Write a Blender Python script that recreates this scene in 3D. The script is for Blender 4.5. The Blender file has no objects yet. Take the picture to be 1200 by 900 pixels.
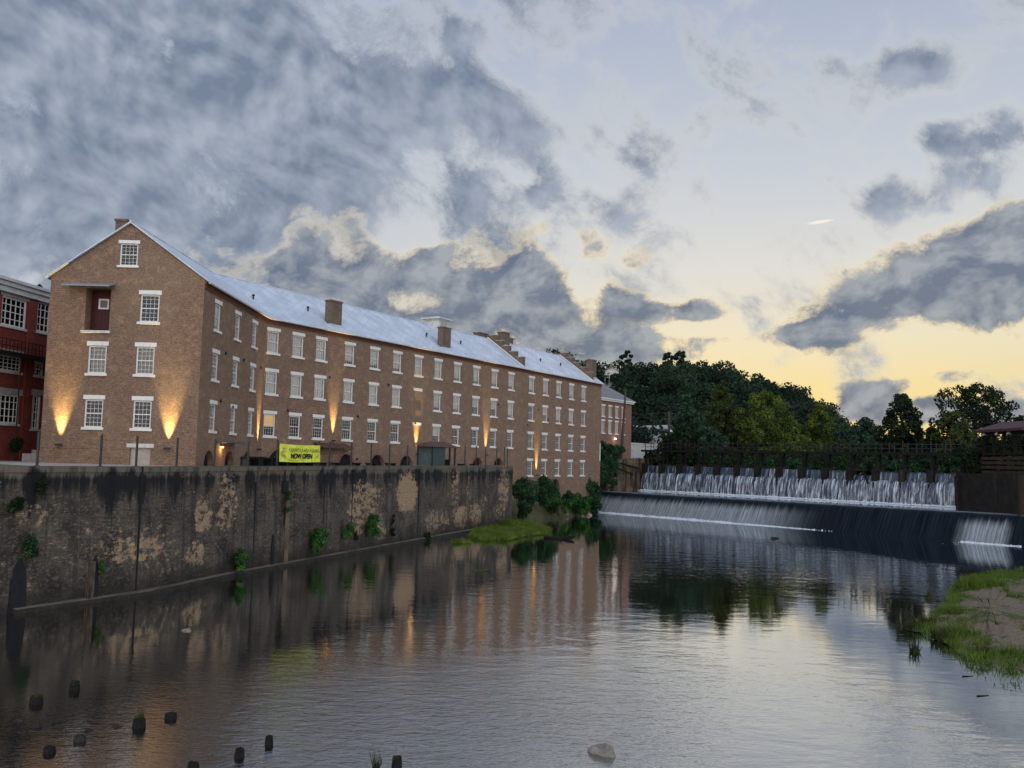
import bpy, math, random
import numpy as np
from mathutils import Vector, Matrix
random.seed(7); RNG=np.random.default_rng(11)
# ---------------- camera model (level ground metres; water surface z=0) ----------------
F=1080.; H=8.2; ROLL=math.atan(.025); P=math.atan(89/F*math.cos(ROLL))
_f=(0,math.cos(P),math.sin(P)); _u=(0,-math.sin(P),math.cos(P)); _r=(1,0,0)
_c,_s=math.cos(ROLL),math.sin(ROLL)
RIGHT=tuple(_c*_r[i]+_s*_u[i] for i in range(3)); UP=tuple(_c*_u[i]-_s*_r[i] for i in range(3)); FWD=_f
def ray(x,y):
    a=(x-600)/F; b=(450-y)/F
    return tuple(FWD[i]+a*RIGHT[i]+b*UP[i] for i in range(3))
def atz(x,y,z):
    d=ray(x,y); t=(z-H)/d[2]; return Vector((d[0]*t,d[1]*t,z))
def aty(x,y,Y):
    d=ray(x,y); t=Y/d[1]; return Vector((d[0]*t,Y,H+d[2]*t))
def onplane(x,y,A,B):
    d=ray(x,y); nx,ny=B[1]-A[1],-(B[0]-A[0])
    t=(nx*A[0]+ny*A[1])/(nx*d[0]+ny*d[1]); return Vector((d[0]*t,d[1]*t,H+d[2]*t))
def make_camera():
    cd=bpy.data.cameras.new('camera'); cam=bpy.data.objects.new('camera',cd); bpy.context.scene.collection.objects.link(cam)
    cd.sensor_width=36; cd.lens=36*F/1200; cd.clip_start=.5; cd.clip_end=9000
    m=Matrix((( RIGHT[0],UP[0],-FWD[0],0),(RIGHT[1],UP[1],-FWD[1],0),(RIGHT[2],UP[2],-FWD[2],H),(0,0,0,1)))
    cam.matrix_world=m; bpy.context.scene.camera=cam
    sc=bpy.context.scene; sc.view_settings.view_transform='Standard'; sc.view_settings.look='None'; sc.view_settings.exposure=0; sc.view_settings.gamma=1
    sc.cycles.use_denoising=True; sc.cycles.max_bounces=8; sc.cycles.transparent_max_bounces=12; sc.cycles.sample_clamp_indirect=3; sc.cycles.sample_clamp_direct=6
# ---------------- sky ----------------
def lin(c): 
    return tuple(((v/255)/12.92 if v/255<=.04045 else ((v/255+.055)/1.055)**2.4) for v in c)+(1,)
def azel(px,py):
    d=ray(px,py); l=math.sqrt(sum(k*k for k in d)); return math.atan2(d[0],d[1]),math.asin(d[2]/l)
def make_world():
    w=bpy.data.worlds.new("World"); bpy.context.scene.world=w; w.use_nodes=True
    nt=w.node_tree; nt.nodes.clear(); N=nt.nodes; Lk=nt.links.new
    def nd(t,**k):
        n=N.new(t)
        for a,b in k.items(): setattr(n,a,b)
        return n
    def math_(op,a,b=None,c=None,clamp=False):
        n=nd('ShaderNodeMath',operation=op,use_clamp=clamp)
        for i,v in enumerate((a,b,c)):
            if v is None: continue
            if isinstance(v,(int,float)): n.inputs[i].default_value=v
            else: Lk(v,n.inputs[i])
        return n.outputs[0]
    def mapr(v,a,b,c=0,d=1,mode='SMOOTHSTEP'):
        n=nd('ShaderNodeMapRange',interpolation_type=mode); Lk(v,n.inputs[0])
        for i,x in zip((1,2,3,4),(a,b,c,d)): n.inputs[i].default_value=x
        return n.outputs[0]
    def mix(f,a,b):
        n=nd('ShaderNodeMix',data_type='RGBA')
        if isinstance(f,(int,float)): n.inputs[0].default_value=f
        else: Lk(f,n.inputs[0])
        for i,v in ((6,a),(7,b)):
            if isinstance(v,tuple): n.inputs[i].default_value=v
            else: Lk(v,n.inputs[i])
        return n.outputs[2]
    def ramp(v,stops):
        n=nd('ShaderNodeValToRGB'); Lk(v,n.inputs[0]); e=n.color_ramp.elements
        while len(e)<len(stops): e.new(.5)
        for i,(p,c) in enumerate(stops): e[i].position=p; e[i].color=c
        return n.outputs[0]
    tc=nd('ShaderNodeTexCoord'); sep=nd('ShaderNodeSeparateXYZ'); Lk(tc.outputs['Generated'],sep.inputs[0])
    X,Y,Z=sep.outputs
    az=math_('ARCTAN2',X,Y); el=math_('ARCSINE',Z)
    cmb=nd('ShaderNodeCombineXYZ'); Lk(az,cmb.inputs[0]); Lk(el,cmb.inputs[1]); P2=cmb.outputs[0]
    # clear sky: warm towards the set sun, blue away from it
    deg=math.radians
    eln=mapr(el,0,deg(45),mode='LINEAR')
    warm=ramp(eln,[(0,lin((246,205,128))),(.06,lin((250,222,140))),(.11,lin((244,226,168))),(.17,lin((238,230,200))),(.26,lin((224,225,220))),(.38,lin((204,211,220))),(.58,lin((178,189,209))),(1,lin((134,152,190)))])
    cool=ramp(eln,[(0,lin((205,208,205))),(.2,lin((196,203,212))),(.45,lin((176,190,212))),(1,lin((132,150,186)))])
    azd=math_('ABSOLUTE',math_('SUBTRACT',az,deg(17)))
    base=mix(mapr(azd,deg(8),deg(46)),warm,cool)
    sky=nd('ShaderNodeTexSky',sky_type='NISHITA'); sky.sun_disc=False; sky.sun_elevation=deg(3.5); sky.sun_rotation=deg(14); sky.air_density=1.3; sky.dust_density=2.0
    sk=nd('ShaderNodeVectorMath',operation='SCALE'); Lk(sky.outputs[0],sk.inputs[0]); sk.inputs['Scale'].default_value=.05
    base=mix(.06,base,sk.outputs[0])
    # cloud cover: where the banks lie, broken up by noise
    def noise(vec,scale,detail,rough,dist=0,loc=(0,0,0),sc=(1,1,1),rot=0):
        m=nd('ShaderNodeMapping',vector_type='TEXTURE'); Lk(vec,m.inputs[0]); m.inputs['Location'].default_value=loc; m.inputs['Scale'].default_value=(1/sc[0],1/sc[1],1/sc[2]); m.inputs['Rotation'].default_value=(0,0,rot)
        n=nd('ShaderNodeTexNoise'); Lk(m.outputs[0],n.inputs['Vector'])
        n.inputs['Scale'].default_value=scale; n.inputs['Detail'].default_value=detail; n.inputs['Roughness'].default_value=rough; n.inputs['Distortion'].default_value=dist
        return n.outputs[0]
    def blob(px,py,rx,ry,rot,amp):
        a,e=azel(px,py); m=nd('ShaderNodeMapping',vector_type='TEXTURE'); Lk(P2,m.inputs[0])
        m.inputs['Location'].default_value=(a,e,0); m.inputs['Rotation'].default_value=(0,0,deg(rot)); m.inputs['Scale'].default_value=(rx/F,ry/F,1)
        g=nd('ShaderNodeTexGradient',gradient_type='SPHERICAL'); Lk(m.outputs[0],g.inputs[0])
        s=mapr(g.outputs[1],0,.75)
        return math_('MULTIPLY',s,amp)
    def total(lst):
        t=None
        for b in lst:
            o=blob(*b); t=o if t is None else math_('ADD',t,o)
        return t
    HI=[(400,230,260,90,-15,.45),(120,90,520,190,0,.66),(100,330,420,140,0,.62),(430,130,330,150,-25,.5),(640,70,240,130,-20,.30),(60,260,300,150,0,.5),(250,230,260,110,-20,.35),
        (1055,92,70,45,15,.62),(950,80,80,30,-15,.4),(700,140,110,60,-30,.3),(1150,150,110,32,0,.7),(1195,195,80,60,0,.5),
        (590,-60,420,120,0,.3),(20,-40,420,160,0,.4)]
    LO=[(395,305,125,75,0,.95),(570,318,130,85,0,.95),(640,345,70,75,0,.8),(480,352,200,50,0,.65),(560,385,260,55,0,.85),(722,352,75,38,0,.85),(800,366,85,20,0,.85),(720,300,70,35,-20,.4),
        (770,404,150,30,0,.7),(300,300,110,60,0,.4),(1130,335,190,72,0,1.05),(1030,350,150,34,12,.8),(1190,262,110,34,8,.85),(930,392,120,22,0,.55),(960,402,70,20,0,.5),(1185,320,120,80,0,.6),
        (1018,467,60,32,0,.85),(1058,484,100,32,0,.7),(1048,447,30,22,0,.7),(1121,441,34,14,0,.72),(1185,486,110,34,0,.75),(1095,470,26,14,0,.5),(700,430,200,40,0,.6),(330,360,120,60,0,.5),(297,268,62,40,0,-.75),(490,262,80,34,10,-.9),(498,356,60,24,0,-.75),(655,292,34,26,0,-.5),(688,345,30,42,0,-.7),(835,385,90,14,0,-.5),(470,225,80,30,0,-.4),(755,330,50,20,0,-.4)]
    SH=(.011,-.012,0)      # towards the glow: the difference of the two reads as relief
    def add3(t,d): return tuple(x-y for x,y in zip(t,d))
    h0=dict(sc=(1,1.25,1),rot=deg(-30)); L0=(3.1,1.7,0)
    nz_hi=noise(P2,9.5,11,.62,.25,loc=L0,**h0); nz_hi1=noise(P2,9.5,4,.55,.25,loc=L0,**h0); nz_hi2=noise(P2,9.5,4,.55,.25,loc=add3(L0,SH),**h0)
    L1=(7.3,.6,0); l0=dict(sc=(1,1.35,1),rot=deg(8))
    nz_lo=noise(P2,14,11,.66,.25,loc=L1,**l0); nz_lo1=noise(P2,14,4,.6,.25,loc=L1,**l0); nz_lo2=noise(P2,14,4,.6,.25,loc=add3(L1,SH),**l0)
    wide=noise(P2,4.2,3,.5,.2,loc=(1.3,4.4,0),sc=(1,1.5,1),rot=deg(-30))
    big=noise(tc.outputs['Generated'],2.2,5,.55)
    thi=total(HI); tlo=total(LO)
    hi=math_('ADD',thi,math_('MULTIPLY',math_('SUBTRACT',math_('ADD',math_('MULTIPLY',nz_hi,.62),math_('MULTIPLY',wide,.38)),.5),5.6))
    lo=math_('ADD',tlo,math_('MULTIPLY',math_('SUBTRACT',nz_lo,.5),3.6))
    rest=math_('MULTIPLY',mapr(math_('ABSOLUTE',az),deg(42),deg(60)),mapr(big,.42,.6,0,.6))
    hi=math_('ADD',hi,rest)
    a_hi=mapr(hi,-.05,.85); a_lo=math_('MULTIPLY',mapr(lo,.22,.85),mapr(tlo,.02,.18))
    near=mapr(azd,deg(8),deg(45))
    rel_hi=mapr(math_('SUBTRACT',nz_hi1,nz_hi2),-.09,.11,0,1,'LINEAR'); rel_lo=mapr(math_('SUBTRACT',nz_lo1,nz_lo2),-.08,.12,0,1,'LINEAR')
    edge_hi=mix(near,lin((218,216,210)),lin((200,207,218)))
    body_hi=mix(rel_hi,lin((113,127,149)),lin((166,175,190)))
    c_hi=mix(mapr(hi,.1,.8),edge_hi,body_hi)
    edge_lo=mix(near,lin((250,228,182)),lin((232,226,212)))
    body_lo=mix(rel_lo,lin((102,115,136)),lin((160,166,173)))
    c_lo=mix(mapr(lo,.30,1.0),edge_lo,body_lo)
    col=mix(math_('MULTIPLY',a_hi,.93),base,c_hi)
    col=mix(math_('MULTIPLY',a_lo,.93),col,c_lo)
    # condensation trail
    a0,e0=azel(961,260); m=nd('ShaderNodeMapping',vector_type='TEXTURE'); Lk(P2,m.inputs[0])
    m.inputs['Location'].default_value=(a0,e0,0); m.inputs['Rotation'].default_value=(0,0,deg(6)); m.inputs['Scale'].default_value=(19/F,2.4/F,1)
    g=nd('ShaderNodeTexGradient',gradient_type='SPHERICAL'); Lk(m.outputs[0],g.inputs[0])
    col=mix(mapr(g.outputs[1],0,.7,0,.85),col,lin((255,244,225)))
    # sky behind the viewer boosted as added fill for walls facing the camera
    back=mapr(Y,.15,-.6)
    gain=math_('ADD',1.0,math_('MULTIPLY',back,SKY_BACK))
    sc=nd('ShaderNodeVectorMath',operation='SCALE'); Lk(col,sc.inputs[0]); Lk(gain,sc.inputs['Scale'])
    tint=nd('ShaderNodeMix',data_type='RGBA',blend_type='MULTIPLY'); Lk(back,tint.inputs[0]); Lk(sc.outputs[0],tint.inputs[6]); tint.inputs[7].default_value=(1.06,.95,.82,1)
    low=mix(mapr(el,deg(-3),deg(-.5)),(.03,.035,.03,1),tint.outputs[2])
    bg=nd('ShaderNodeBackground'); Lk(low,bg.inputs[0]); bg.inputs[1].default_value=1.0
    out=nd('ShaderNodeOutputWorld'); Lk(bg.outputs[0],out.inputs[0])
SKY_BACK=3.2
# ---------------- materials ----------------
MT={}
class NT:
    def __init__(s,name,rough=.8,spec=.3,metal=0):
        s.m=bpy.data.materials.new(name); s.m.use_nodes=True; s.t=s.m.node_tree; s.N=s.t.nodes; s.b=s.N['Principled BSDF']; s.out=s.N['Material Output']
        s.b.inputs['Roughness'].default_value=rough; s.b.inputs['Metallic'].default_value=metal
        s.b.inputs['Specular IOR Level'].default_value=spec; MT[name]=s.m
    def L(s,a,b): s.t.links.new(a,b)
    def n(s,t,**k):
        o=s.N.new(t)
        for a,b in k.items(): setattr(o,a,b)
        return o
    def mp(s,vec,sc=(1,1,1),loc=(0,0,0),rot=(0,0,0),vt='POINT'):
        m=s.n('ShaderNodeMapping',vector_type=vt); s.L(vec,m.inputs[0]); m.inputs['Scale'].default_value=sc; m.inputs['Location'].default_value=loc; m.inputs['Rotation'].default_value=rot; return m.outputs[0]
    def co(s,k='UV'):
        return s.n('ShaderNodeTexCoord').outputs[k]
    def noise(s,vec,scale,detail=4,rough=.6,dist=0):
        o=s.n('ShaderNodeTexNoise'); s.L(vec,o.inputs['Vector']); o.inputs['Scale'].default_value=scale; o.inputs['Detail'].default_value=detail; o.inputs['Roughness'].default_value=rough; o.inputs['Distortion'].default_value=dist; return o.outputs[0]
    def mr(s,v,a,b,c=0,d=1,mode='SMOOTHSTEP'):
        o=s.n('ShaderNodeMapRange',interpolation_type=mode); s.L(v,o.inputs[0])
        for i,x in zip((1,2,3,4),(a,b,c,d)): o.inputs[i].default_value=x
        return o.outputs[0]
    def ma(s,op,a,b=None,clamp=False):
        o=s.n('ShaderNodeMath',operation=op,use_clamp=clamp)
        for i,v in enumerate((a,b)):
            if v is None: continue
            if isinstance(v,(int,float)): o.inputs[i].default_value=v
            else: s.L(v,o.inputs[i])
        return o.outputs[0]
    def mix(s,f,a,b,bt='MIX'):
        o=s.n('ShaderNodeMix',data_type='RGBA',blend_type=bt)
        for i,v in ((0,f),(6,a),(7,b)):
            if isinstance(v,(int,float)): o.inputs[i].default_value=v
            elif isinstance(v,tuple): o.inputs[i].default_value=v if len(v)==4 else v+(1,)
            else: s.L(v,o.inputs[i])
        return o.outputs[2]
    def color(s,v):
        if isinstance(v,tuple): s.b.inputs['Base Color'].default_value=v if len(v)==4 else v+(1,)
        else: s.L(v,s.b.inputs['Base Color'])
    def bump(s,h,strength=.5,dist=.02,normal=None):
        o=s.n('ShaderNodeBump'); o.inputs['Strength'].default_value=strength; o.inputs['Distance'].default_value=dist; s.L(h,o.inputs['Height'])
        if normal is not None: s.L(normal,o.inputs['Normal'])
        s.L(o.outputs[0],s.b.inputs['Normal']); return o.outputs[0]
    def xyz(s,v):
        o=s.n('ShaderNodeSeparateXYZ'); s.L(v,o.inputs[0]); return o.outputs
def flat(name,c,rough=.7,spec=.3,metal=0,var=.18,scale=3):
    m=NT(name,rough,spec,metal); n=m.noise(m.co('Object'),scale,5,.65)
    m.color(m.mix(m.mr(n,.3,.7),tuple(x*(1-var) for x in c),tuple(min(1,x*(1+var)) for x in c))); return m
def brick(name,a,b,mortar,patch,stain=(.05,.035,.03),pam=.5):
    m=NT(name,.9,.2); uv=m.co()
    bt=m.n('ShaderNodeTexBrick'); m.L(uv,bt.inputs['Vector']); I=bt.inputs
    I['Scale'].default_value=1; I['Brick Width'].default_value=.24; I['Row Height'].default_value=.085; I['Mortar Size'].default_value=.011; I['Mortar Smooth'].default_value=.2; I['Bias'].default_value=-.1
    I['Color1'].default_value=a+(1,); I['Color2'].default_value=b+(1,); I['Mortar'].default_value=mortar+(1,)
    big=m.noise(uv,.16,6,.62,.3); mid=m.noise(uv,1.3,5,.65); fine=m.noise(m.mp(uv,(1,2.2,1)),5.5,4,.75)
    c=m.mix(m.mr(big,.46,.62,0,pam),bt.outputs[0],patch,'MIX')
    c=m.mix(m.mr(fine,.40,.64,0,.7),c,m.mix(1.0,c,(.36,.34,.34),'MULTIPLY'))
    c=m.mix(m.mr(mid,.48,.66,0,.6),c,m.mix(1.0,c,(1.55,1.5,1.35),'MULTIPLY'))
    st=m.noise(m.mp(uv,(1,.18,1),(5,2,0)),.9,6,.7)
    c=m.mix(m.mr(st,.6,.75,0,.55),c,stain)
    m.color(c); m.bump(m.ma('ADD',m.ma('MULTIPLY',bt.outputs[1],-.6),fine),.7,.02); return m
def make_mats():
    brick('mill_brick',(.255,.142,.090),(.150,.084,.057),(.26,.215,.165),(.265,.185,.125))
    brick('chimney_brick',(.16,.10,.07),(.10,.065,.05),(.2,.17,.14),(.2,.15,.11))
    brick('red_brick',(.27,.045,.03),(.20,.035,.025),(.16,.06,.045),(.24,.055,.035),pam=.3)
    brick('annex_brick',(.27,.12,.085),(.19,.085,.06),(.25,.2,.17),(.26,.14,.1))
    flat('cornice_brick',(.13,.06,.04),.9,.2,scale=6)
    flat('white_paint',(.64,.62,.575),.55,.4,var=.06,scale=2)
    flat('old_white',(.5,.49,.46),.7,.3,var=.15,scale=2)
    flat('grey_stone',(.30,.28,.26),.85,.2,var=.2)
    m=NT('roof_metal',.42,.5,.0); o=m.co('Object'); n=m.noise(m.mp(o,(1,1,1)),.5,6,.6)
    m.color(m.mix(m.mr(n,.35,.7),(.40,.45,.52),(.56,.61,.68)))
    uv=m.co(); st=m.noise(m.mp(uv,(1,.12,1)),.8,5,.7); c=m.b.inputs['Base Color'].links[0].from_socket; c=m.mix(m.mr(st,.52,.70,0,.18),c,(.26,.28,.30)); x=m.ma('PINGPONG',m.xyz(uv)[0],.3); c=m.mix(m.mr(x,0,.035,.45,0),c,(.22,.25,.29)); m.color(c)
    flat('blind',(.80,.76,.68),.8,.1,var=.06,scale=1.2)
    flat('dim_blind',(.30,.28,.24),.8,.1,var=.15,scale=1.2)
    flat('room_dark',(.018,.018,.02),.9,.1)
    flat('black_metal',(.012,.012,.013),.5,.4)
    flat('dark_timber',(.008,.0065,.006),.85,.2,var=.35,scale=5)
    flat('rust_roof',(.085,.04,.03),.75,.3,var=.4,scale=2)
    flat('maroon_roof',(.05,.018,.022),.7,.3,var=.25,scale=1.5)
    flat('green_steel',(.055,.085,.08),.5,.4,var=.2)
    flat('door_red',(.05,.007,.007),.6,.3,var=.3)
    flat('door_grey',(.34,.30,.25),.7,.3,var=.1)
    flat('awning_tin',(.22,.25,.28),.5,.4,.3)
    flat('path_gravel',(.33,.30,.27),.95,.1,var=.15,scale=4)
    flat('pole_wood',(.07,.055,.045),.9,.1,var=.3)
    flat('house_white',(.72,.74,.76),.7,.3,var=.05)
    flat('house_roof',(.30,.30,.31),.8,.2,var=.3)
    flat('annex_roof',(.16,.16,.165),.7,.3,var=.15)
    flat('rock',(.16,.145,.125),.85,.25,var=.35,scale=4)
    flat('wet_rock',(.02,.018,.016),.8,.2,var=.4,scale=5)
    flat('pink_rock',(.24,.17,.145),.7,.3,var=.35,scale=1)
    flat('blue_rock',(.20,.22,.24),.6,.4,var=.35,scale=1.5)
    flat('moss',(.03,.045,.014),.95,.1,var=.4,scale=8)
    flat('timber_plank',(.035,.022,.014),.85,.2,var=.4,scale=1.5)
    flat('grass_ground',(.06,.085,.025),.95,.1,var=.35,scale=.6)
    flat('ground_soil',(.075,.075,.04),.95,.1,var=.35,scale=.25)
    flat('hill_soil',(.022,.03,.015),.95,.1,var=.3,scale=.1)
    flat('bark',(.045,.036,.028),.95,.1,var=.35,scale=3)
    flat('ink',(.012,.015,.008),.6,.3)
    m=NT('banner_cloth',.55,.3); n=m.noise(m.mp(m.co('Object'),(1,1,1)),3,4,.6); m.color(m.mix(m.mr(n,.4,.65),(.60,.62,.045),(.75,.77,.12))); m.bump(m.noise(m.mp(m.co('Object'),(1,1,.4)),1.6,3,.5),.5,.15)
    flat('olive_ink',(.16,.19,.02),.6,.3)
    m=NT('bank_sand',.95,.1); o=m.co('Object'); a=m.noise(o,.5,7,.7); b=m.noise(o,6,4,.7)
    c=m.mix(m.mr(b,.35,.7),(.12,.09,.062),(.21,.165,.12)); c=m.mix(m.mr(a,.5,.58,0,.8),c,(.05,.065,.02)); m.color(c); m.bump(b,.6,.05)
    # glass: dark mirror that lets the blind behind show
    m=NT('window_glass',.05,.5); tr=m.n('ShaderNodeBsdfTransparent'); gl=m.n('ShaderNodeBsdfGlossy'); gl.inputs[0].default_value=(.55,.6,.68,1); gl.inputs['Roughness'].default_value=.04
    tr.inputs[0].default_value=(.95,.95,.95,1); fr=m.n('ShaderNodeFresnel'); fr.inputs[0].default_value=1.55
    mx=m.n('ShaderNodeMixShader'); m.L(m.ma('ADD',fr.outputs[0],.0,True),mx.inputs[0]); m.L(tr.outputs[0],mx.inputs[1]); m.L(gl.outputs[0],mx.inputs[2]); m.L(mx.outputs[0],m.out.inputs[0])
    def emis(name,c,st):
        m=NT(name,.5,.2); m.color(tuple(x*.5 for x in c)); m.b.inputs['Emission Color'].default_value=c+(1,); m.b.inputs['Emission Strength'].default_value=st
    emis('lamp_glow',(1,.62,.2),25); emis('white_glow',(1,.95,.85),6); emis('lit_room',(1,.6,.22),.45)
    # foliage
    def leaf(name,cols,clump=.35,tr=.25):
        m=NT(name,.75,.15); g=m.n('ShaderNodeNewGeometry'); n=m.noise(m.co('Object'),clump,3,.6)
        v=m.ma('ADD',m.ma('MULTIPLY',g.outputs['Random Per Island'],.28),m.mr(n,.3,.7,.1,.75))
        r=m.n('ShaderNodeValToRGB'); m.L(v,r.inputs[0]); e=r.color_ramp.elements
        while len(e)<len(cols): e.new(.5)
        for i,c in enumerate(cols): e[i].position=.2+.65*i/(len(cols)-1); e[i].color=c+(1,)
        m.color(r.outputs[0])
        t=m.n('ShaderNodeBsdfTranslucent'); m.L(r.outputs[0],t.inputs[0]); mx=m.n('ShaderNodeMixShader'); mx.inputs[0].default_value=tr
        m.L(m.b.outputs[0],mx.inputs[1]); m.L(t.outputs[0],mx.inputs[2]); m.L(mx.outputs[0],m.out.inputs[0])
    leaf('leaf_hill',[(.006,.014,.009),(.014,.030,.018),(.034,.060,.030)],.09,.15)
    leaf('leaf_teal',[(.014,.034,.022),(.028,.062,.036),(.045,.09,.05)],.3)
    leaf('leaf_dark',[(.006,.012,.006),(.013,.024,.010),(.024,.042,.014)],.3)
    leaf('leaf_olive',[(.020,.034,.008),(.055,.085,.015),(.125,.16,.03)],.45)
    leaf('leaf_conifer',[(.014,.024,.010),(.032,.048,.014),(.062,.078,.018)],.4)
    leaf('leaf_shrub',[(.012,.035,.010),(.03,.085,.018),(.065,.15,.03)],.8)
    leaf('leaf_ivy',[(.008,.026,.012),(.02,.055,.022),(.04,.10,.035)],.7)
    leaf('grass_bright',[(.045,.075,.012),(.09,.135,.02),(.155,.20,.035)],.7,.3)
    leaf('grass_bank',[(.035,.065,.012),(.075,.13,.018),(.13,.17,.03)],1.2,.3)
    leaf('grass_dark',[(.02,.03,.012),(.04,.05,.016),(.07,.08,.03)],1.2,.3)
    # retaining wall concrete, u along the wall, v height
    m=NT('wall_concrete',.9,.25); uv=m.co(); x=m.xyz(uv); u,v=x[0],x[1]
    base=m.noise(uv,.55,8,.7,.2); fine=m.noise(uv,5,6,.72); strk=m.noise(m.mp(uv,(1,.09,1)),1.5,6,.7,.1)
    c=m.mix(m.mr(base,.3,.7),(.017,.014,.011),(.098,.078,.058))
    c=m.mix(m.mr(fine,.48,.72,0,.7),c,(.21,.18,.14))
    hz=m.noise(m.mp(uv,(.8,7,1),(2,5,0)),1.3,6,.75); c=m.mix(m.mr(hz,.52,.62,0,.6),c,(.018,.016,.014)); hz2=m.noise(m.mp(uv,(1.2,6,1),(6,1,0)),1.6,5,.75); c=m.mix(m.mr(hz2,.56,.66,0,.6),c,(.23,.185,.135))
    # broken pale band under the cap
    capn=m.ma('ADD',v,m.ma('MULTIPLY',strk,1.6))
    c=m.mix(m.mr(capn,7.0,7.7,0,.8),c,(.13,.112,.085))
    # black growth hanging from the top in points
    dr=m.noise(m.mp(uv,(1,.10,1),(3,0,0)),.85,8,.66,.1); fall=m.mr(v,3.6,6.6,.40,.0,'LINEAR'); fall2=m.mr(v,6.55,7.3,0,.25,'LINEAR')
    th=m.ma('SUBTRACT',dr,m.ma('ADD',fall,fall2))
    sd=m.noise(m.mp(uv,(1,.035,1),(8,0,0)),1.7,5,.65); c=m.mix(m.mr(sd,.50,.60,0,.55),c,(.022,.021,.020))
    c=m.mix(m.mr(th,.34,.48,0,.95),c,(.006,.0065,.008))
    c=m.mix(m.mr(strk,.60,.72,0,.5),c,(.15,.125,.095))
    # tan faces where the skin has come off
    t=None
    for (a,b,ra,rb,am) in TAN:
        mm=m.mp(uv,(ra,rb,1),(a,b,0),vt='TEXTURE'); g=m.n('ShaderNodeTexGradient',gradient_type='SPHERICAL'); m.L(mm,g.inputs[0]); o=m.ma('MULTIPLY',m.mr(g.outputs[1],0,.55),am)
        t=o if t is None else m.ma('MAXIMUM',t,o)
    br=m.noise(m.mp(uv,(1,1.3,1)),1.7,8,.78); wd=m.noise(m.mp(uv,(.18,.5,1),(1,2,0)),1.,3,.6); t=m.ma('ADD',t,m.mr(wd,.5,.68,0,.42)); tt=m.ma('ADD',t,m.ma('MULTIPLY',m.ma('SUBTRACT',br,.5),4.2))
    c=m.mix(m.mr(tt,.62,.95,0,.9),c,m.mix(m.mr(fine,.35,.7),(.22,.145,.085),(.40,.285,.175)))
    # damp foot
    c=m.mix(m.mr(m.ma('ADD',v,m.ma('MULTIPLY',base,1.2)),2.6,.7,0,.75),c,(.014,.013,.010))
    wv=m.ma('PINGPONG',m.ma('ADD',v,.02),1.22); c=m.mix(m.mr(wv,.0,.035,.55,0),c,(.02,.018,.016))
    m.color(c); m.bump(m.ma('ADD',m.ma('MULTIPLY',fine,.6),br),.8,.06)
    # plain stained concrete for the dam works
    m=NT('dam_concrete',.9,.25); uv=m.co(); base=m.noise(uv,.5,8,.7); st=m.noise(m.mp(uv,(1,.15,1)),.9,6,.7)
    c=m.mix(m.mr(base,.3,.7),(.05,.036,.024),(.17,.12,.075)); c=m.mix(m.mr(st,.47,.6,0,.92),c,(.012,.012,.012)); m.color(c); m.bump(base,.8,.1)
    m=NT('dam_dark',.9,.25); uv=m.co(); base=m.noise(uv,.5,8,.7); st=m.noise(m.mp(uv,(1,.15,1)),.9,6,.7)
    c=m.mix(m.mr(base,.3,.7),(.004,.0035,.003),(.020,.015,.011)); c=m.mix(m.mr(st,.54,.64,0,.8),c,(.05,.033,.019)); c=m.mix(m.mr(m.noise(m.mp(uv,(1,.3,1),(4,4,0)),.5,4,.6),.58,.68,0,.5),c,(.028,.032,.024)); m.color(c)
    # river: deep brown water, ripples carried in the normal
    def water(name,body,ripple,chop,ior=1.4):
        m=NT(name,.015,.5); o=m.co('Object'); m.color(body)
        reach=m.noise(m.mp(o,(.05,.016,1),(2,1,0)),1.0,3,.5,.6)
        calm=m.mr(reach,.42,.60,.25,1.3)
        w1=m.noise(m.mp(o,(1,1.9,1),rot=(0,0,.5)),1.5,3,.6,.5); w2=m.noise(m.mp(o,(1,1.6,1),rot=(0,0,-.3)),5.5,3,.6,.4); w0=m.noise(m.mp(o,(.30,.55,1),rot=(0,0,.15)),1.5,3,.6,.3)
        h=m.ma('ADD',m.ma('MULTIPLY',w1,ripple),m.ma('MULTIPLY',w2,chop)); yy=m.xyz(o)[1]; xx=m.xyz(o)[0]; near=m.ma('ADD',.55,m.ma('MULTIPLY',m.mr(yy,44,27,0,2.8),m.mr(m.ma('SUBTRACT',xx,m.ma('MULTIPLY',yy,.12)),6,-4))); h=m.ma('MULTIPLY',m.ma('MULTIPLY',h,calm),near); h=m.ma('MULTIPLY',h,m.mr(yy,120,55,.35,1.0)); h=m.ma('ADD',h,m.ma('MULTIPLY',m.ma('MULTIPLY',w0,calm),.024))
        nb=m.bump(h,1.0,1.0); m.b.inputs['IOR'].default_value=1.33
        gl=m.n('ShaderNodeBsdfGlossy'); gl.inputs['Roughness'].default_value=.02; gl.inputs[0].default_value=(.93,.95,.97,1); m.L(nb,gl.inputs['Normal'])
        lw=m.n('ShaderNodeLayerWeight'); m.L(nb,lw.inputs['Normal']); lw.inputs[0].default_value=.5
        f5=m.ma('POWER',lw.outputs['Facing'],5); fac=m.ma('ADD',m.ma('MULTIPLY',f5,.95),ior,True)
        mx=m.n('ShaderNodeMixShader'); m.L(fac,mx.inputs[0]); m.L(m.b.outputs[0],mx.inputs[1]); m.L(gl.outputs[0],mx.inputs[2]); m.L(mx.outputs[0],m.out.inputs[0]); return m
    water('river_water',(.006,.0045,.003),.0085,.0045,.30)
    water('pool_water',(.17,.18,.20),.02,.008,.10)
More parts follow.
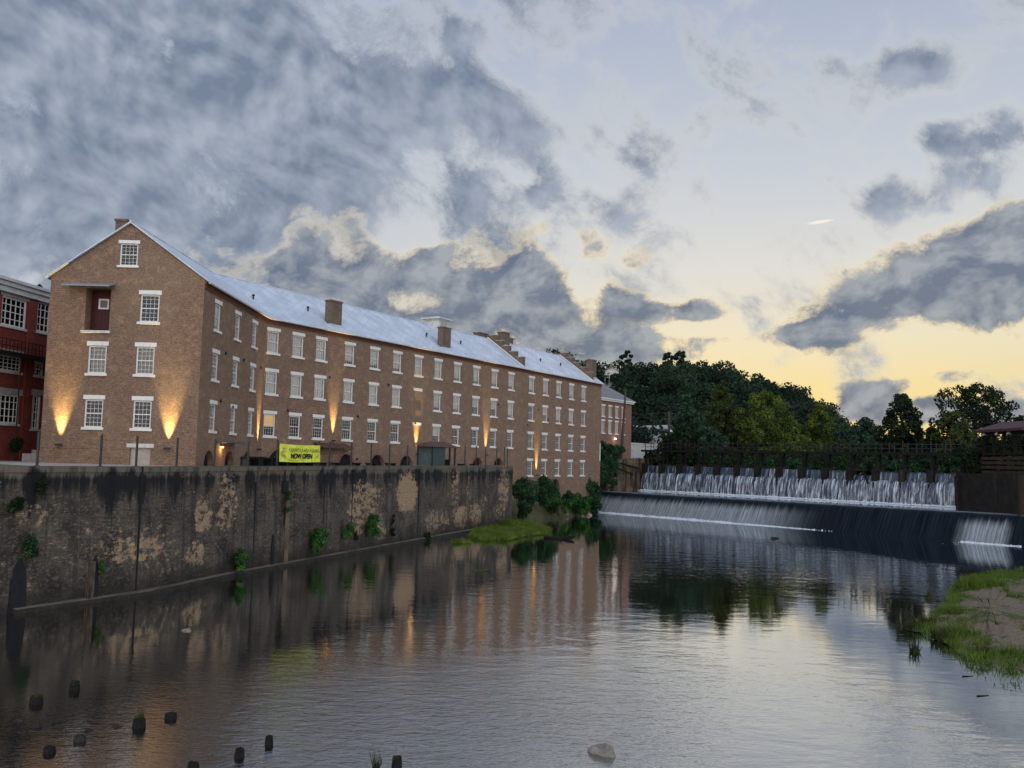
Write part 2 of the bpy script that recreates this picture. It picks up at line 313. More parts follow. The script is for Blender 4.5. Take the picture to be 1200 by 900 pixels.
    # falling water: white threads over dark blue
    def fall(name,dense,lo=(.012,.022,.045),hi=(.46,.51,.55),rough=.35,sx=2.6,sy=.22):
        m=NT(name,rough,.5); uv=m.co(); a=m.noise(m.mp(uv,(sx,sy,1)),1.,6,.72,.25); b=m.noise(m.mp(uv,(sx*2.6,sy*3.5,1)),1.,4,.7,.2)
        v=m.ma('ADD',m.ma('MULTIPLY',a,.65),m.ma('MULTIPLY',b,.35))
        m.color(m.mix(m.mr(v,dense,dense+.16),lo,hi)); m.bump(v,.6,.1); return m
    fall('fall_white',.455); fall('fall_thin',.50,sx=3.2)
    flat('foam',(.50,.54,.57),.6,.3,var=.15,scale=3)
    m=NT('spill_water',.35,.03); uv=m.co(); x=m.xyz(uv)
    a=m.noise(m.mp(uv,(4.2,.10,1)),1.,6,.72,.1); edge=m.noise(m.mp(uv,(1.5,0,1)),1.,4,.75); fine=m.noise(m.mp(uv,(7,.5,1)),1.,4,.7)
    # threads start part-way down the face and only over the reaches where it runs thin
    start=m.ma('ADD',x[1],m.ma('MULTIPLY',m.ma('SUBTRACT',edge,.5),2.4))
    reach=None
    for (p,q,r,s_) in SPILL:
        f_=m.ma('MULTIPLY',m.mr(x[0],p,q),m.mr(x[0],r,s_,1,0)); reach=f_ if reach is None else m.ma('MAXIMUM',reach,f_)
    wm=m.ma('MULTIPLY',m.ma('MULTIPLY',m.mr(start,1.7,2.9,1,0),reach),m.mr(m.ma('ADD',m.ma('MULTIPLY',a,.6),m.ma('MULTIPLY',fine,.4)),.25,.70))
    m.color(m.mix(m.mr(x[1],3.22,3.4,0,.8),m.mix(m.ma('MULTIPLY',wm,.85),m.mix(m.mr(a,.35,.65),(.003,.005,.009),(.014,.018,.024)),(.36,.40,.42)),m.mix(a,(.10,.105,.12),(.26,.27,.29)))); m.L(m.mr(wm,0,.5,.35,.7),m.b.inputs['Roughness']); m.bump(a,.25,.05)
TAN=[]; SPILL=[(0,1,34,46),(56,59,62.5,64)]
# ---------------- geometry helpers ----------------
COL=None
class MB:
    def __init__(s): s.v=[]; s.f=[]
    def face(s,*p): 
        i=len(s.v); s.v.extend(tuple(q) for q in p); s.f.append(tuple(range(i,i+len(p))))
    def hexa(s,b,t):   # bottom 4 and top 4 corners, both counter-clockwise from above
        i=len(s.v); s.v.extend(tuple(q) for q in list(b)+list(t))
        s.f+= [(i+3,i+2,i+1,i),(i+4,i+5,i+6,i+7)]+[(i+k,i+(k+1)%4,i+4+(k+1)%4,i+4+k) for k in range(4)]
    def box(s,x0,x1,y0,y1,z0,z1):
        s.hexa([(x0,y0,z0),(x1,y0,z0),(x1,y1,z0),(x0,y1,z0)],[(x0,y0,z1),(x1,y0,z1),(x1,y1,z1),(x0,y1,z1)])
    def tube(s,pts,rs,n=7,cap=True):
        pts=[Vector(p) for p in pts]; i0=len(s.v)
        for k,p in enumerate(pts):
            d=(pts[min(k+1,len(pts)-1)]-pts[max(k-1,0)]).normalized(); a=d.orthogonal().normalized() if abs(d.z)<.99 else Vector((1,0,0)); a=(a-d*a.dot(d)).normalized(); b=d.cross(a)
            for j in range(n):
                t=2*math.pi*j/n; s.v.append(tuple(p+(a*math.cos(t)+b*math.sin(t))*rs[k]))
        for k in range(len(pts)-1):
            for j in range(n):
                s.f.append((i0+k*n+j,i0+k*n+(j+1)%n,i0+(k+1)*n+(j+1)%n,i0+(k+1)*n+j))
        if cap: s.f.append(tuple(i0+j for j in range(n))[::-1]); s.f.append(tuple(i0+(len(pts)-1)*n+j for j in range(n)))
    def xf(s,m):
        s.v=[tuple(m@Vector(p)) for p in s.v]; return s
    def build(s,name,mat,parent=None,smooth=False,local=False,loc=None,**tags):
        me=bpy.data.meshes.new(name); L=Vector((0,0,0)) if loc is None else Vector(loc)
        if not local:
            off=wloc(parent)+L if parent is not None else L
        else: off=Vector((0,0,0))
        vs=[(p[0]-off.x,p[1]-off.y,p[2]-off.z) for p in s.v]
        me.from_pydata(vs,[],s.f); me.update()
        uv=me.uv_layers.new(name='UVMap'); vv=[Vector(p) for p in s.v]; data=np.zeros(len(me.loops)*2)
        for p in me.polygons:
            n=p.normal
            if abs(n.z)>.75: tx,ty=Vector((1,0,0)),Vector((0,1,0))
            else:
                tx=Vector((-n.y,n.x,0)).normalized(); ty=Vector((0,0,1))
            for li in p.loop_indices:
                q=vv[me.loops[li].vertex_index]; data[2*li]=q.dot(tx); data[2*li+1]=q.dot(ty)
        uv.data.foreach_set('uv',data)
        if smooth: me.polygons.foreach_set('use_smooth',[True]*len(me.polygons))
        me.materials.append(MT[mat]); o=bpy.data.objects.new(name,me); COL.objects.link(o)
        if parent is not None: o.parent=parent
        o.location=L
        tag(o,**tags); return o
def wloc(o):
    v=Vector((0,0,0))
    while o is not None: v=v+o.location; o=o.parent
    return v
def tag(o,label=None,cat=None,group=None,kind=None):
    if label: o['label']=label
    if cat: o['category']=cat
    if group: o['group']=group
    if kind: o['kind']=kind
def empty(name,loc,label,cat,group=None,rz=0):
    o=bpy.data.objects.new(name,None); COL.objects.link(o); o.location=loc; o.rotation_euler=(0,0,rz); o.empty_display_size=.3; tag(o,label,cat,group); return o
def copy_tree(o,parent=None):
    c=o.copy(); COL.objects.link(c); c.parent=parent
    for ch in [x for x in bpy.data.objects if x.parent==o]: copy_tree(ch,c)
    return c
KIDS={}
def copy_fast(o,parent=None):
    if o.name not in KIDS: KIDS[o.name]=list(o.children)
    c=o.copy(); COL.objects.link(c); c.parent=parent
    for ch in KIDS[o.name]: copy_fast(ch,c)
    return c
def wall_holes(mb,A,B,z0,z1,holes,depth=.35,thick=None,zt=None):
    """Wall face from A to B (outward normal to the right of A->B) with openings (s0,s1,z0,z1,arch?)"""
    A=Vector((A[0],A[1],0)); B=Vector((B[0],B[1],0)); d=(B-A); L=d.length; d/=L; out=Vector((d.y,-d.x,0)); 
    def W(s,z,o=0): p=A+d*s-out*o; return (p.x,p.y,z)
    xs=sorted({0,L}|{h[0] for h in holes}|{h[1] for h in holes}); zs=sorted({z0,z1}|{h[2] for h in holes}|{h[3] for h in holes})
    for i in range(len(xs)-1):
        for j in range(len(zs)-1):
            cx,cz=(xs[i]+xs[i+1])/2,(zs[j]+zs[j+1])/2
            if any(h[0]<cx<h[1] and h[2]<cz<h[3] for h in holes): continue
            mb.face(W(xs[i],zs[j]),W(xs[i+1],zs[j]),W(xs[i+1],zs[j+1]),W(xs[i],zs[j+1]))
    for h in holes:
        a,b,c,e=h[:4]; D=h[5] if len(h)>5 else depth
        if len(h)>4 and h[4]:
            r=(b-a)/2; m=(a+b)/2; ry=min(r,e-c-.05); n=12
            pts=[(m-r*math.cos(math.pi*k/n),e-ry+ry*math.sin(math.pi*k/n)) for k in range(n+1)]
            for k in range(n):
                (s0,q0),(s1,q1)=pts[k],pts[k+1]
                mb.face(W(s0,q0),W(s1,q1),W(s1,e),W(s0,e))
                mb.face(W(s0,q0),W(s0,q0,D),W(s1,q1,D),W(s1,q1))
            mb.face(W(a,c),W(a,e-ry),W(a,e-ry,D),W(a,c,D)); mb.face(W(b,c),W(b,c,D),W(b,e-ry,D),W(b,e-ry))
        else:
            mb.face(W(a,c),W(a,e),W(a,e,D),W(a,c,D)); mb.face(W(b,c),W(b,c,D),W(b,e,D),W(b,e)); mb.face(W(a,e),W(b,e),W(b,e,D),W(a,e,D))
        mb.face(W(a,c),W(a,c,D),W(b,c,D),W(b,c))
def frame_at(A,d,s,z,o=0):
    """world point on a wall, o metres outward"""
    out=Vector((d.y,-d.x,0)); return Vector((A[0],A[1],0))+d*s+out*o+Vector((0,0,z))
# foliage ------------------------------------------------------------
def leaves(name,mat,blobs,n,size,parent=None,loc=None,flat_=1.0,tags={},shell=.55):
    """blobs: (x,y,z,r) clumps; n leaf cards in all, spread by clump volume"""
    bl=np.array(blobs,float); w=bl[:,3]**2; idx=RNG.choice(len(bl),n,p=w/w.sum())
    d=RNG.normal(size=(n,3)); d/=np.linalg.norm(d,axis=1)[:,None]; d[:,2]*=flat_
    rr=(shell+(1-shell)*RNG.random(n)**.6)*(1+.12*RNG.normal(size=n))
    c=bl[idx,:3]+d*(bl[idx,3]*rr)[:,None]
    nn=d+RNG.normal(size=(n,3))*.75; nn/=np.linalg.norm(nn,axis=1)[:,None]
    t=np.cross(nn,RNG.normal(size=(n,3))); t/=np.linalg.norm(t,axis=1)[:,None]; b=np.cross(nn,t)
    s=size*(.6+.8*RNG.random(n))[:,None]; a=s*(.55+.3*RNG.random(n))[:,None]
    V=np.stack([c-t*s,c+b*a,c+t*s,c-b*a],1).reshape(-1,3)
    L=np.array(loc if loc is not None else (0,0,0),float)
    off=L+(np.array(wloc(parent)) if parent is not None else 0)
    V=V-off; me=bpy.data.meshes.new(name); me.vertices.add(4*n); me.vertices.foreach_set('co',V.ravel()); me.loops.add(4*n); me.loops.foreach_set('vertex_index',np.arange(4*n,dtype=np.int32))
    me.polygons.add(n); me.polygons.foreach_set('loop_start',np.arange(0,4*n,4,dtype=np.int32)); me.polygons.foreach_set('loop_total',np.full(n,4,np.int32)); me.update(calc_edges=True)
    me.materials.append(MT[mat]); o=bpy.data.objects.new(name,me); COL.objects.link(o); o.parent=parent; o.location=tuple(L); tag(o,**tags); return o
def blades(name,mat,pts,h,w,parent=None,loc=None,lean=.35,tags={}):
    n=len(pts); pts=np.array(pts,float); a=RNG.random(n)*math.tau; t=np.stack([np.cos(a),np.sin(a),np.zeros(n)],1)*(w*(.6+.8*RNG.random(n)))[:,None]
    top=pts+np.stack([RNG.normal(size=n)*lean*h,RNG.normal(size=n)*lean*h,h*(.4+.9*RNG.random(n))],1)
    V=np.stack([pts-t,pts+t,top],1).reshape(-1,3)
    L=np.array(loc if loc is not None else (0,0,0),float); off=L+(np.array(wloc(parent)) if parent is not None else 0); V=V-off
    me=bpy.data.meshes.new(name); me.vertices.add(3*n); me.vertices.foreach_set('co',V.ravel()); me.loops.add(3*n); me.loops.foreach_set('vertex_index',np.arange(3*n,dtype=np.int32))
    me.polygons.add(n); me.polygons.foreach_set('loop_start',np.arange(0,3*n,3,dtype=np.int32)); me.polygons.foreach_set('loop_total',np.full(n,3,np.int32)); me.update(calc_edges=True)
    me.materials.append(MT[mat]); o=bpy.data.objects.new(name,me); COL.objects.link(o); o.parent=parent; o.location=tuple(L); tag(o,**tags); return o
def tree(name,base,h,half,shape,mat,label,cat='tree',group=None,n=5000,leaf=.3,trunk_r=.3,low=.15,nb=34,brs=(.20,.36)):
    """tapered trunk with limbs and a crown of leaf clumps; shape is the half width by height"""
    base=Vector(base); root=empty(name,base,label,cat,group)
    t=MB(); rnd=random.Random(hash(name+label)%9999 if False else int(base.x*13+base.y*7)); bend=Vector((rnd.uniform(-.3,.3),rnd.uniform(-.3,.3),0))
    pts=[base+Vector((0,0,-.4))+bend*k*k/25*1.0+Vector((0,0,h*.93*k/6)) for k in range(7)]
    t.tube(pts,[trunk_r*(1-.14*k) for k in range(7)],8)
    bl=[]
    for k in range(nb):
        q=low+(1-low)*((k+rnd.random())/nb); wid=shape(q)*half; a=k*2.4+rnd.random(); r=wid*rnd.uniform(.25,.95)
        br=max(.35,half*rnd.uniform(*brs)*(0.5+.6*min(1,wid/half))); r=max(0,min(r,wid*1.05-br*.6))
        z=h*q-br*.3; p=base+Vector((math.cos(a)*r,math.sin(a)*r,z)); bl.append((p.x,p.y,p.z,br))
        if k%2==0 and r>.3:
            s=base+Vector((0,0,max(h*low*.6,z-r*.7)))+bend*.3; m_=(s+p)/2+Vector((0,0,-.1*r)); t.tube([s,m_,p],[trunk_r*.38,trunk_r*.26,.04],5,False)
    bl.append((base.x,base.y,base.z+h*.96,max(.3,half*.12)))
    t.build('trunk','bark',root,smooth=True)
    leaves('crown',mat,bl,n,leaf,root,flat_=.8); return root
# ---------------- mill ----------------
G0=(-35.3,69.4); G1=(-23.6,69.4); BD=(-23.6,87.45); EN=(14.9,152.75); WD=11.7; EAVE=21.3; RIDGE=25.5
D2=Vector((EN[0]-BD[0],EN[1]-BD[1],0)); L2=D2.length; D2/=L2; N2=Vector((-D2.y,D2.x,0)); N1=Vector((-1,0,0)); DX=Vector((1,0,0)); DY=Vector((0,1,0))
def off_line(o,what):
    """points of the line o metres inward from the river front: start, bend, end"""
    b=Vector((BD[0],BD[1],0))+(N1+N2)*(o/(1+N1.dot(N2)))
    if what=='s': return Vector((G1[0]-o,G1[1],0))
    if what=='b': return b
    return Vector((EN[0],EN[1],0))+N2*o
def F2(s,o,z): # point on the long wing: s along, o inward
    p=Vector((BD[0],BD[1],0))+D2*s+N2*o; return Vector((p.x,p.y,z))
def obox(mb,org,d,s0,s1,o0,o1,z0,z1,inw=None):
    inw=Vector((-d.y,d.x,0)) if inw is None else inw; O=Vector((org[0],org[1],0))
    c=[O+d*s0+inw*o0,O+d*s1+inw*o0,O+d*s1+inw*o1,O+d*s0+inw*o1]
    mb.hexa([(p.x,p.y,z0) for p in c],[(p.x,p.y,z1) for p in c])
WM={}
def win_meshes():
    w,h=1.5,2.1
    a=MB(); a.face((-w/2,.17,0),(w/2,.17,0),(w/2,.17,h),(-w/2,.17,h)); WM['glass']=(a,'window_glass')
    f=MB(); c=.12
    f.box(-w/2,-w/2+c,.08,.2,0,h); f.box(w/2-c,w/2,.08,.2,0,h); f.box(-w/2+c,w/2-c,.08,.2,h-c,h); f.box(-w/2+c,w/2-c,.08,.2,0,c*.8); f.box(-w/2+c,w/2-c,.10,.19,h/2-.04,h/2+.04)
    for k in range(1,4): x=-w/2+c+(w-2*c)*k/4; f.box(x-.012,x+.012,.13,.165,c*.8,h-c)
    for k in (1,2,4,5): z=h*k/6+.01; f.box(-w/2+c,w/2-c,.135,.166,z-.012,z+.012)
    WM['frame']=(f,'white_paint')
    l=MB(); l.box(-.89,.89,-.05,.25,h+.003,h+.32); WM['lintel']=(l,'white_paint')
    s=MB(); s.box(-.9,.9,-.12,.25,-.2,-.003); WM['sill']=(s,'white_paint')
    for nm,z0,mt in (('blind',.02,'blind'),('half_blind',.95,'blind'),('low_blind',.45,'blind'),('dim_blind',.02,'dim_blind'),('lit',.9,'lit_room')):
        b=MB(); b.face((-w/2,.27,z0),(w/2,.27,z0),(w/2,.27,h),(-w/2,.27,h)); WM[nm]=(b,mt)
    r=MB(); r.box(-w/2-.02,w/2+.02,.36,1.2,-.02,h+.02); r.f=r.f[:1]+r.f[1:2]+r.f[3:4]+r.f[4:6]; WM['room']=(r,'room_dark')
    for k in WM:
        mb,mt=WM[k]; me=bpy.data.meshes.new(k); me.from_pydata(mb.v,[],mb.f); me.materials.append(MT[mt]); WM[k]=me
def add_window(parent,p,rz,kind='dark',sx=1,sz=1,frame='frame',lintel='lintel'):
    def mk(nm,me,par):
        o=bpy.data.objects.new(nm,WM[me]); COL.objects.link(o); o.parent=par; return o
    w=mk('window','glass',parent); w.location=p-wloc(parent); w.rotation_euler=(0,0,rz); w.scale=(sx,1,sz)
    mk('frame','frame',w); mk('lintel','lintel',w); mk('sill','sill',w)
    if kind=='blind': mk('blind','blind',w)
    elif kind=='half': mk('blind','half_blind',w)
    elif kind=='low': mk('blind','low_blind',w)
    elif kind=='dim': mk('blind','dim_blind',w)
    elif kind=='lit': mk('lit_curtain','lit',w)
    return w
def uplight(parent,p,out,watt,lean=.05,size=40,name='uplight',off=.27):
    q=Vector(p)+out*off; m=MB(); m.box(q.x-.22,q.x+.22,q.y-.1,q.y+.1,q.z-.09,q.z+.07); m.tube([Vector(p),q],[.04,.04],6)
    u=m.build(name,'black_metal',parent,loc=q-wloc(parent))
    ld=bpy.data.lights.new('lamp','SPOT'); ld.energy=watt; ld.color=(1,.70,.26); ld.spot_size=math.radians(size); ld.spot_blend=1; ld.shadow_soft_size=.08
    o=bpy.data.objects.new('lamp',ld); COL.objects.link(o); o.parent=u; o.location=(out.x*.02,out.y*.02,.12)
    aim=Vector((0,0,1))-out*lean; o.rotation_euler=aim.to_track_quat('-Z','Y').to_euler(); return u
COLS=[0.97,4.37,7.73,12.2,16.4,20.5,24.6,28.65,32.87,37.3,41.85,46.25,52.05,56.3,60.5,64.8,69.1]
ROWS=[17.9,13.95,9.9,6.05]
def build_mill():
    win_meshes()
    M=empty('brick_mill',(-23.6,69.4,7.1),'long four-storey brown brick mill with white metal roof, bending along the river wall','mill')
    hh=2.1; hw=.75
    # gable end
    holes=[]; gw=[(7.62,17.95,1,'dark'),(3.87,13.95,1,'dim'),(7.5,13.95,1,'dim'),(3.85,9.87,1,'dark'),(7.5,9.87,1,'dark')]
    for s,z,k,_ in gw: kk=.97 if z>17 else .92; holes.append((s-hw*kk,s+hw*kk,z,z+hh))
    holes.append((2.75,4.62,17.2,20.45,False,1.1)); holes.append((6.75,8.3,7.0,8.42,False,.25))
    m=MB(); wall_holes(m,G0,G1,6.9,EAVE,holes,.36)
    a,b,c,e=5.8-hw*.92,5.8+hw*.92,22.25,22.25+1.7; k=(RIDGE-EAVE)/5.85
    def g(s,z): return (G0[0]+s,G0[1],z)
    def xl(z): return (z-EAVE)/k
    def xr(z): return 11.7-(z-EAVE)/k
    m.face(g(0,EAVE),g(11.7,EAVE),g(xr(c),c),g(b,c),g(a,c),g(xl(c),c)); m.face(g(xl(c),c),g(a,c),g(a,e),g(xl(e),e)); m.face(g(b,c),g(xr(c),c),g(xr(e),e),g(b,e)); m.face(g(xl(e),e),g(a,e),g(b,e),g(xr(e),e),g(5.85,RIDGE))
    for (p,q) in (((a,c),(a,e)),((b,e),(b,c)),((a,e),(b,e))):
        m.face(g(*p),g(*q),(G0[0]+q[0],G0[1]+.36,q[1]),(G0[0]+p[0],G0[1]+.36,p[1]))
    m.build('gable_wall','mill_brick',M)
    for s,z,k_,kd in gw: add_window(M,Vector((G0[0]+s,G0[1],z)),0,kd,.97 if z>17 else .92)
    add_window(M,Vector((G0[0]+5.8,G0[1],22.25)),0,'dark',.92,1.7/2.1)
    # loading door high in the gable
    d=MB(); d.box(G0[0]+2.76,G0[0]+4.61,G0[1]+.95,G0[1]+1.05,17.2,20.45)
    for k_ in range(1,7): x=G0[0]+2.76+1.85*k_/7; d.box(x-.012,x+.012,G0[1]+.935,G0[1]+.95,17.2,20.45)
    D=d.build('loading_door','door_red',M)
    f=MB(); x0,x1,z0,z1=G0[0]+3.32,G0[0]+4.12,18.98,19.78; y=G0[1]+.90
    f.box(x0,x1,y,y+.05,z0,z0+.12); f.box(x0,x1,y,y+.05,z1-.12,z1); f.box(x0,x0+.12,y,y+.05,z0+.12,z1-.12); f.box(x1-.12,x1,y,y+.05,z0+.12,z1-.12); f.build('frame','white_paint',D)
    p_=MB(); p_.face((x0+.1,y+.03,z0+.1),(x1-.1,y+.03,z0+.1),(x1-.1,y+.03,z1-.1),(x0+.1,y+.03,z1-.1)); p_.build('pane','window_glass',D)
    sl=MB(); sl.box(G0[0]+2.55,G0[0]+4.75,G0[1]-.18,G0[1]+.4,17.0,17.19); sl.build('door_sill','old_white',M)
    aw=MB(); aw.hexa([(G0[0]+1.3,G0[1]-1.1,20.42),(G0[0]+4.95,G0[1]-1.1,20.42),(G0[0]+4.95,G0[1]+.02,20.72),(G0[0]+1.3,G0[1]+.02,20.72)],[(G0[0]+1.3,G0[1]-1.1,20.5),(G0[0]+4.95,G0[1]-1.1,20.5),(G0[0]+4.95,G0[1]+.02,20.83),(G0[0]+1.3,G0[1]+.02,20.83)])
    aw.build('door_canopy','awning_tin',M)
    cd=MB(); cd.box(G0[0]+6.76,G0[0]+8.29,G0[1]+.16,G0[1]+.24,7.0,8.42); cd.box(G0[0]+7.51,G0[0]+7.54,G0[1]+.14,G0[1]+.16,7.0,8.42); CDo=cd.build('cellar_door','door_grey',M)
    cl=MB(); cl.box(G0[0]+6.5,G0[0]+8.55,G0[1]-.05,G0[1]+.2,8.425,8.72); cl.build('lintel','old_white',CDo)
    # short river wall of the first wing
    h1=[]; s1=[3.5,8.85,14.1]
    for s in s1:
        for z in ROWS[:3]: h1.append((s-hw,s+hw,z,z+hh))
    ac=[(2.95,1.15),(8.2,1.15),(13.45,1.3)]
    for s,r in ac: h1.append((s-r,s+r,6.95,8.35,True,.5))
    m=MB(); wall_holes(m,G1,BD,6.9,EAVE,h1,.36); m.build('river_wall','mill_brick',M)
    for i,s in enumerate(s1):
        for z in ROWS[:3]: add_window(M,Vector((G1[0],G1[1]+s,z)),math.pi/2,'low' if (i==0 and z==ROWS[0]) else 'dark')
    # long river wall
    h2=[]; far=[]; rz=math.atan2(D2.y,D2.x)
    kinds=[]
    for i,s in enumerate(COLS):
        for j,z in enumerate(ROWS):
            if j==3 and i<12: continue
            if i==6 and j in (1,2): far.append((s,z)); h2.append((s-hw,s+hw,z-.2,z+hh,False,.06)); continue
            h2.append((s-hw,s+hw,z,z+hh))
            if j==0: kd='blind' if i<3 or i in (6,7) else 'low'
            elif j==1: kd='blind' if i<7 else ['low','low','half','half','low','dark','half','low','low','dark'][i-7]
            else: kd='dark'
            if (i,j)==(0,2): kd='lit'
            if (i,j)==(7,2): kd='half'
            kinds.append((s,z,kd))
    arches=[(2.6,1.75,8.7,6.95),(12.3,1.15,8.38,6.95),(17.5,1.2,8.4,6.95),(22.8,1.2,8.4,6.95),(38.1,1.15,8.4,6.95),(43.3,1.15,8.4,6.95),(56.1,1.05,5.5,2.4),(60.0,1.35,5.5,2.4)]
    for s,r,zt,zb in arches: h2.append((s-r,s+r,zb,zt,True,.5))
    m=MB(); wall_holes(m,BD,EN,1.2,EAVE,h2,.36); m.build('river_wall','mill_brick',M)
    for s,z,kd in kinds: 
        p=F2(s,0,z); add_window(M,p,rz,kd)
    for s,z in far:
        b=MB(); obox(b,BD,D2,s-hw,s+hw,.06,.3,z-.2,z+hh); bo=b.build('blocked_window','red_brick' if False else 'mill_brick',M)
        l=MB(); obox(l,BD,D2,s-.85,s+.85,-.05,.2,z+hh+.003,z+hh+.32); l.build('lintel','white_paint',bo)
    # arches: black panels give the shade of the interior by colour, brick rings
    for s,r,zt,zb in [(a_[0],a_[1],8.35,6.95) for a_ in ac]:
        pass
    for (O,d,s,r,zt,zb) in [(G1,DY,a_[0],a_[1],8.35,6.95) for a_ in ac]+[(BD,D2,*q) for q in arches]:
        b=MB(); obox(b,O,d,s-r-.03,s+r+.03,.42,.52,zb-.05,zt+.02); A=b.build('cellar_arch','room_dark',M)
        ring=MB(); n=12; mz=zt-min(r,zt-zb-.05); ry=min(r,zt-zb-.05)
        O3=Vector((O[0],O[1],0)); out=Vector((d.y,-d.x,0))
        for k_ in range(n):
            q=[]
            for t_ in (k_,k_+1):
                an=math.pi*t_/n
                for rr in (0,.26):
                    q.append(O3+d*(s-(r+rr)*math.cos(an))+Vector((0,0,mz+(ry+rr)*math.sin(an))))
            b4=[q[0],q[2],q[3],q[1]]; ring.face(*[x+out*.035 for x in (q[0],q[1],q[3],q[2])]); ring.face(q[1],q[3],q[3]+out*.035,q[1]+out*.035)
        ring.build('arch_ring','annex_brick',A)
        if zt<6:
            gl=MB()
            for k_ in range(1,5): x=s-r+2*r*k_/5; obox(gl,O,d,x-.03,x+.03,.30,.35,zb,zt-.2)
            for z in (3.4,4.3): obox(gl,O,d,s-r,s+r,.36,.40,z-.03,z+.03)
            gl.build('grille','black_metal',A)
    # rear and end walls
    m=MB(); q=[off_line(WD,'s'),off_line(WD,'b'),off_line(WD,'e'),Vector((EN[0],EN[1],0))]
    for A_,B_ in ((q[0],q[1]),(q[1],q[2])): m.face((B_.x,B_.y,5),(A_.x,A_.y,5),(A_.x,A_.y,EAVE),(B_.x,B_.y,EAVE))
    e0,e1=Vector((EN[0],EN[1],0)),q[2]; mid=(e0+e1)/2
    m.face((e0.x,e0.y,1.2),(e1.x,e1.y,1.2),(e1.x,e1.y,EAVE),(mid.x,mid.y,RIDGE),(e0.x,e0.y,EAVE)); m.build('rear_wall','mill_brick',M)
    # corbelled cornice under the eaves
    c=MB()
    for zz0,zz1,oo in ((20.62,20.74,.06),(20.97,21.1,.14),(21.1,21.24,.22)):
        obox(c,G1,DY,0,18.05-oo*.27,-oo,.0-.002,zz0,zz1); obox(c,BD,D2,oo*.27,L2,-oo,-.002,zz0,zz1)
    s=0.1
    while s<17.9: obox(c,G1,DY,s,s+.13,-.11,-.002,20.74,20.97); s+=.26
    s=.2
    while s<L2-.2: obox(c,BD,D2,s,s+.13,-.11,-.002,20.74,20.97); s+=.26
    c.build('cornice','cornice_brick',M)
    # roof
    r=MB(); ov=.38; sl=(RIDGE-EAVE)/5.85; T=.10
    def P(o,w,z,e=0):
        p=off_line(o,w)
        if w=='s': p=p-DY*e
        if w=='e': p=p+D2*e
        return Vector((p.x,p.y,z))
    for (w0,w1,e0_,e1_) in (('s','b',.25,0),('b','e',0,.2)):
        for side in (0,1):
            lo,hi=(-ov,5.85) if side==0 else (WD+ov,5.85); zl=EAVE+.05-ov*sl+.12; zr=RIDGE+.14
            c4=[P(lo,w0,zl,e0_),P(lo,w1,zl,e1_),P(hi,w1,zr,e1_),P(hi,w0,zr,e0_)]
            if side: c4=[c4[1],c4[0],c4[3],c4[2]]
            r.hexa([p_-Vector((0,0,T)) for p_ in c4],c4)
    R=r.build('roof','roof_metal',M)
    g_=MB(); 
    for (w0,w1) in (('s','b'),('b','e')):
        a_,b_=P(-ov,w0,0),P(-ov,w1,0); g_.tube([(a_.x,a_.y,21.1),(b_.x,b_.y,21.1)],[.09,.09],6)
    g_.build('gutter','old_white',R)
    fl=MB()   # ridge cap
    fl.tube([P(5.85,'s',RIDGE+.16,.2),P(5.85,'b',RIDGE+.16),P(5.85,'e',RIDGE+.16)],[.08]*3,6); fl.build('ridge_cap','roof_metal',R)
    # chimneys, each with a projecting cap
    def chimney(fn,w,dp,zt,zb,cap=True):
        b=MB(); fn(b,-w/2,w/2,0,dp,zb,zt); 
        if cap: fn(b,-w/2-.07,w/2+.07,-.07,dp+.07,zt+.002,zt+.16)
        o_=b.build('chimney','chimney_brick',M); f_=MB(); fn(f_,-w/2-.09,w/2+.09,-.09,dp+.09,zb,zb+.75); f_.build('flashing','roof_metal',o_); return o_
    for s_ in (10.2,30.8):
        def fn(b,a0,a1,o0,o1,z0,z1,s_=s_): obox(b,BD,D2,s_+a0,s_+a1,.35+o0,.35+o1,z0,z1)
        chimney(fn,1.75,.8,24.35,21.2)
    def fn(b,a0,a1,o0,o1,z0,z1): b.box(G0[0]+4.55+a0,G0[0]+4.55+a1,70.6+o0,70.6+o1,z0,z1)
    chimney(fn,.9,.8,26.0,24.2)
    # stepped fire walls across the roof
    def firewall(s_,end=False):
        b=MB(); n=5; st=5.85/n
        for k_ in range(n):
            o0=k_*st+.02; o1=(k_+1)*st; zb=EAVE+o0*sl-.3; zt=EAVE+o1*sl+.62
            obox(b,BD,D2,s_,s_+.75,o0,o1-.003,zb,zt); 
        for k_ in range(n):
            o0=WD-(k_+1)*st; o1=WD-k_*st-.02; zb=EAVE+(k_*st)*sl-.3; zt=EAVE+((k_+1)*st)*sl+.62
            obox(b,BD,D2,s_,s_+.75,o0+.003,o1,zb,zt)
        o_=b.build('fire_wall','chimney_brick',M); c_=MB()
        for k_ in range(n):
            o0=k_*st; o1=(k_+1)*st; zt=EAVE+o1*sl+.62
            obox(c_,BD,D2,s_-.06,s_+.81,o0-.05,o1-.06,zt+.003,zt+.1)
        c_.build('coping','grey_stone',o_)
        f_=MB(); a0=F2(s_-.02,-.35,EAVE-.02); a1=F2(s_-.02,5.85,RIDGE+.22); w_=D2*(-.28)
        f_.hexa([a0+w_,a0,a1,a1+w_],[x+Vector((0,0,.14)) for x in (a0+w_,a0,a1,a1+w_)]); f_.build('flashing','white_paint',o_)
    firewall(49.3); firewall(72.0)
    def fn(b,a0,a1,o0,o1,z0,z1): obox(b,BD,D2,73.4+a0,73.4+a1,.25+o0,.25+o1,z0,z1)
    chimney(fn,1.6,1.1,24.8,21.3)
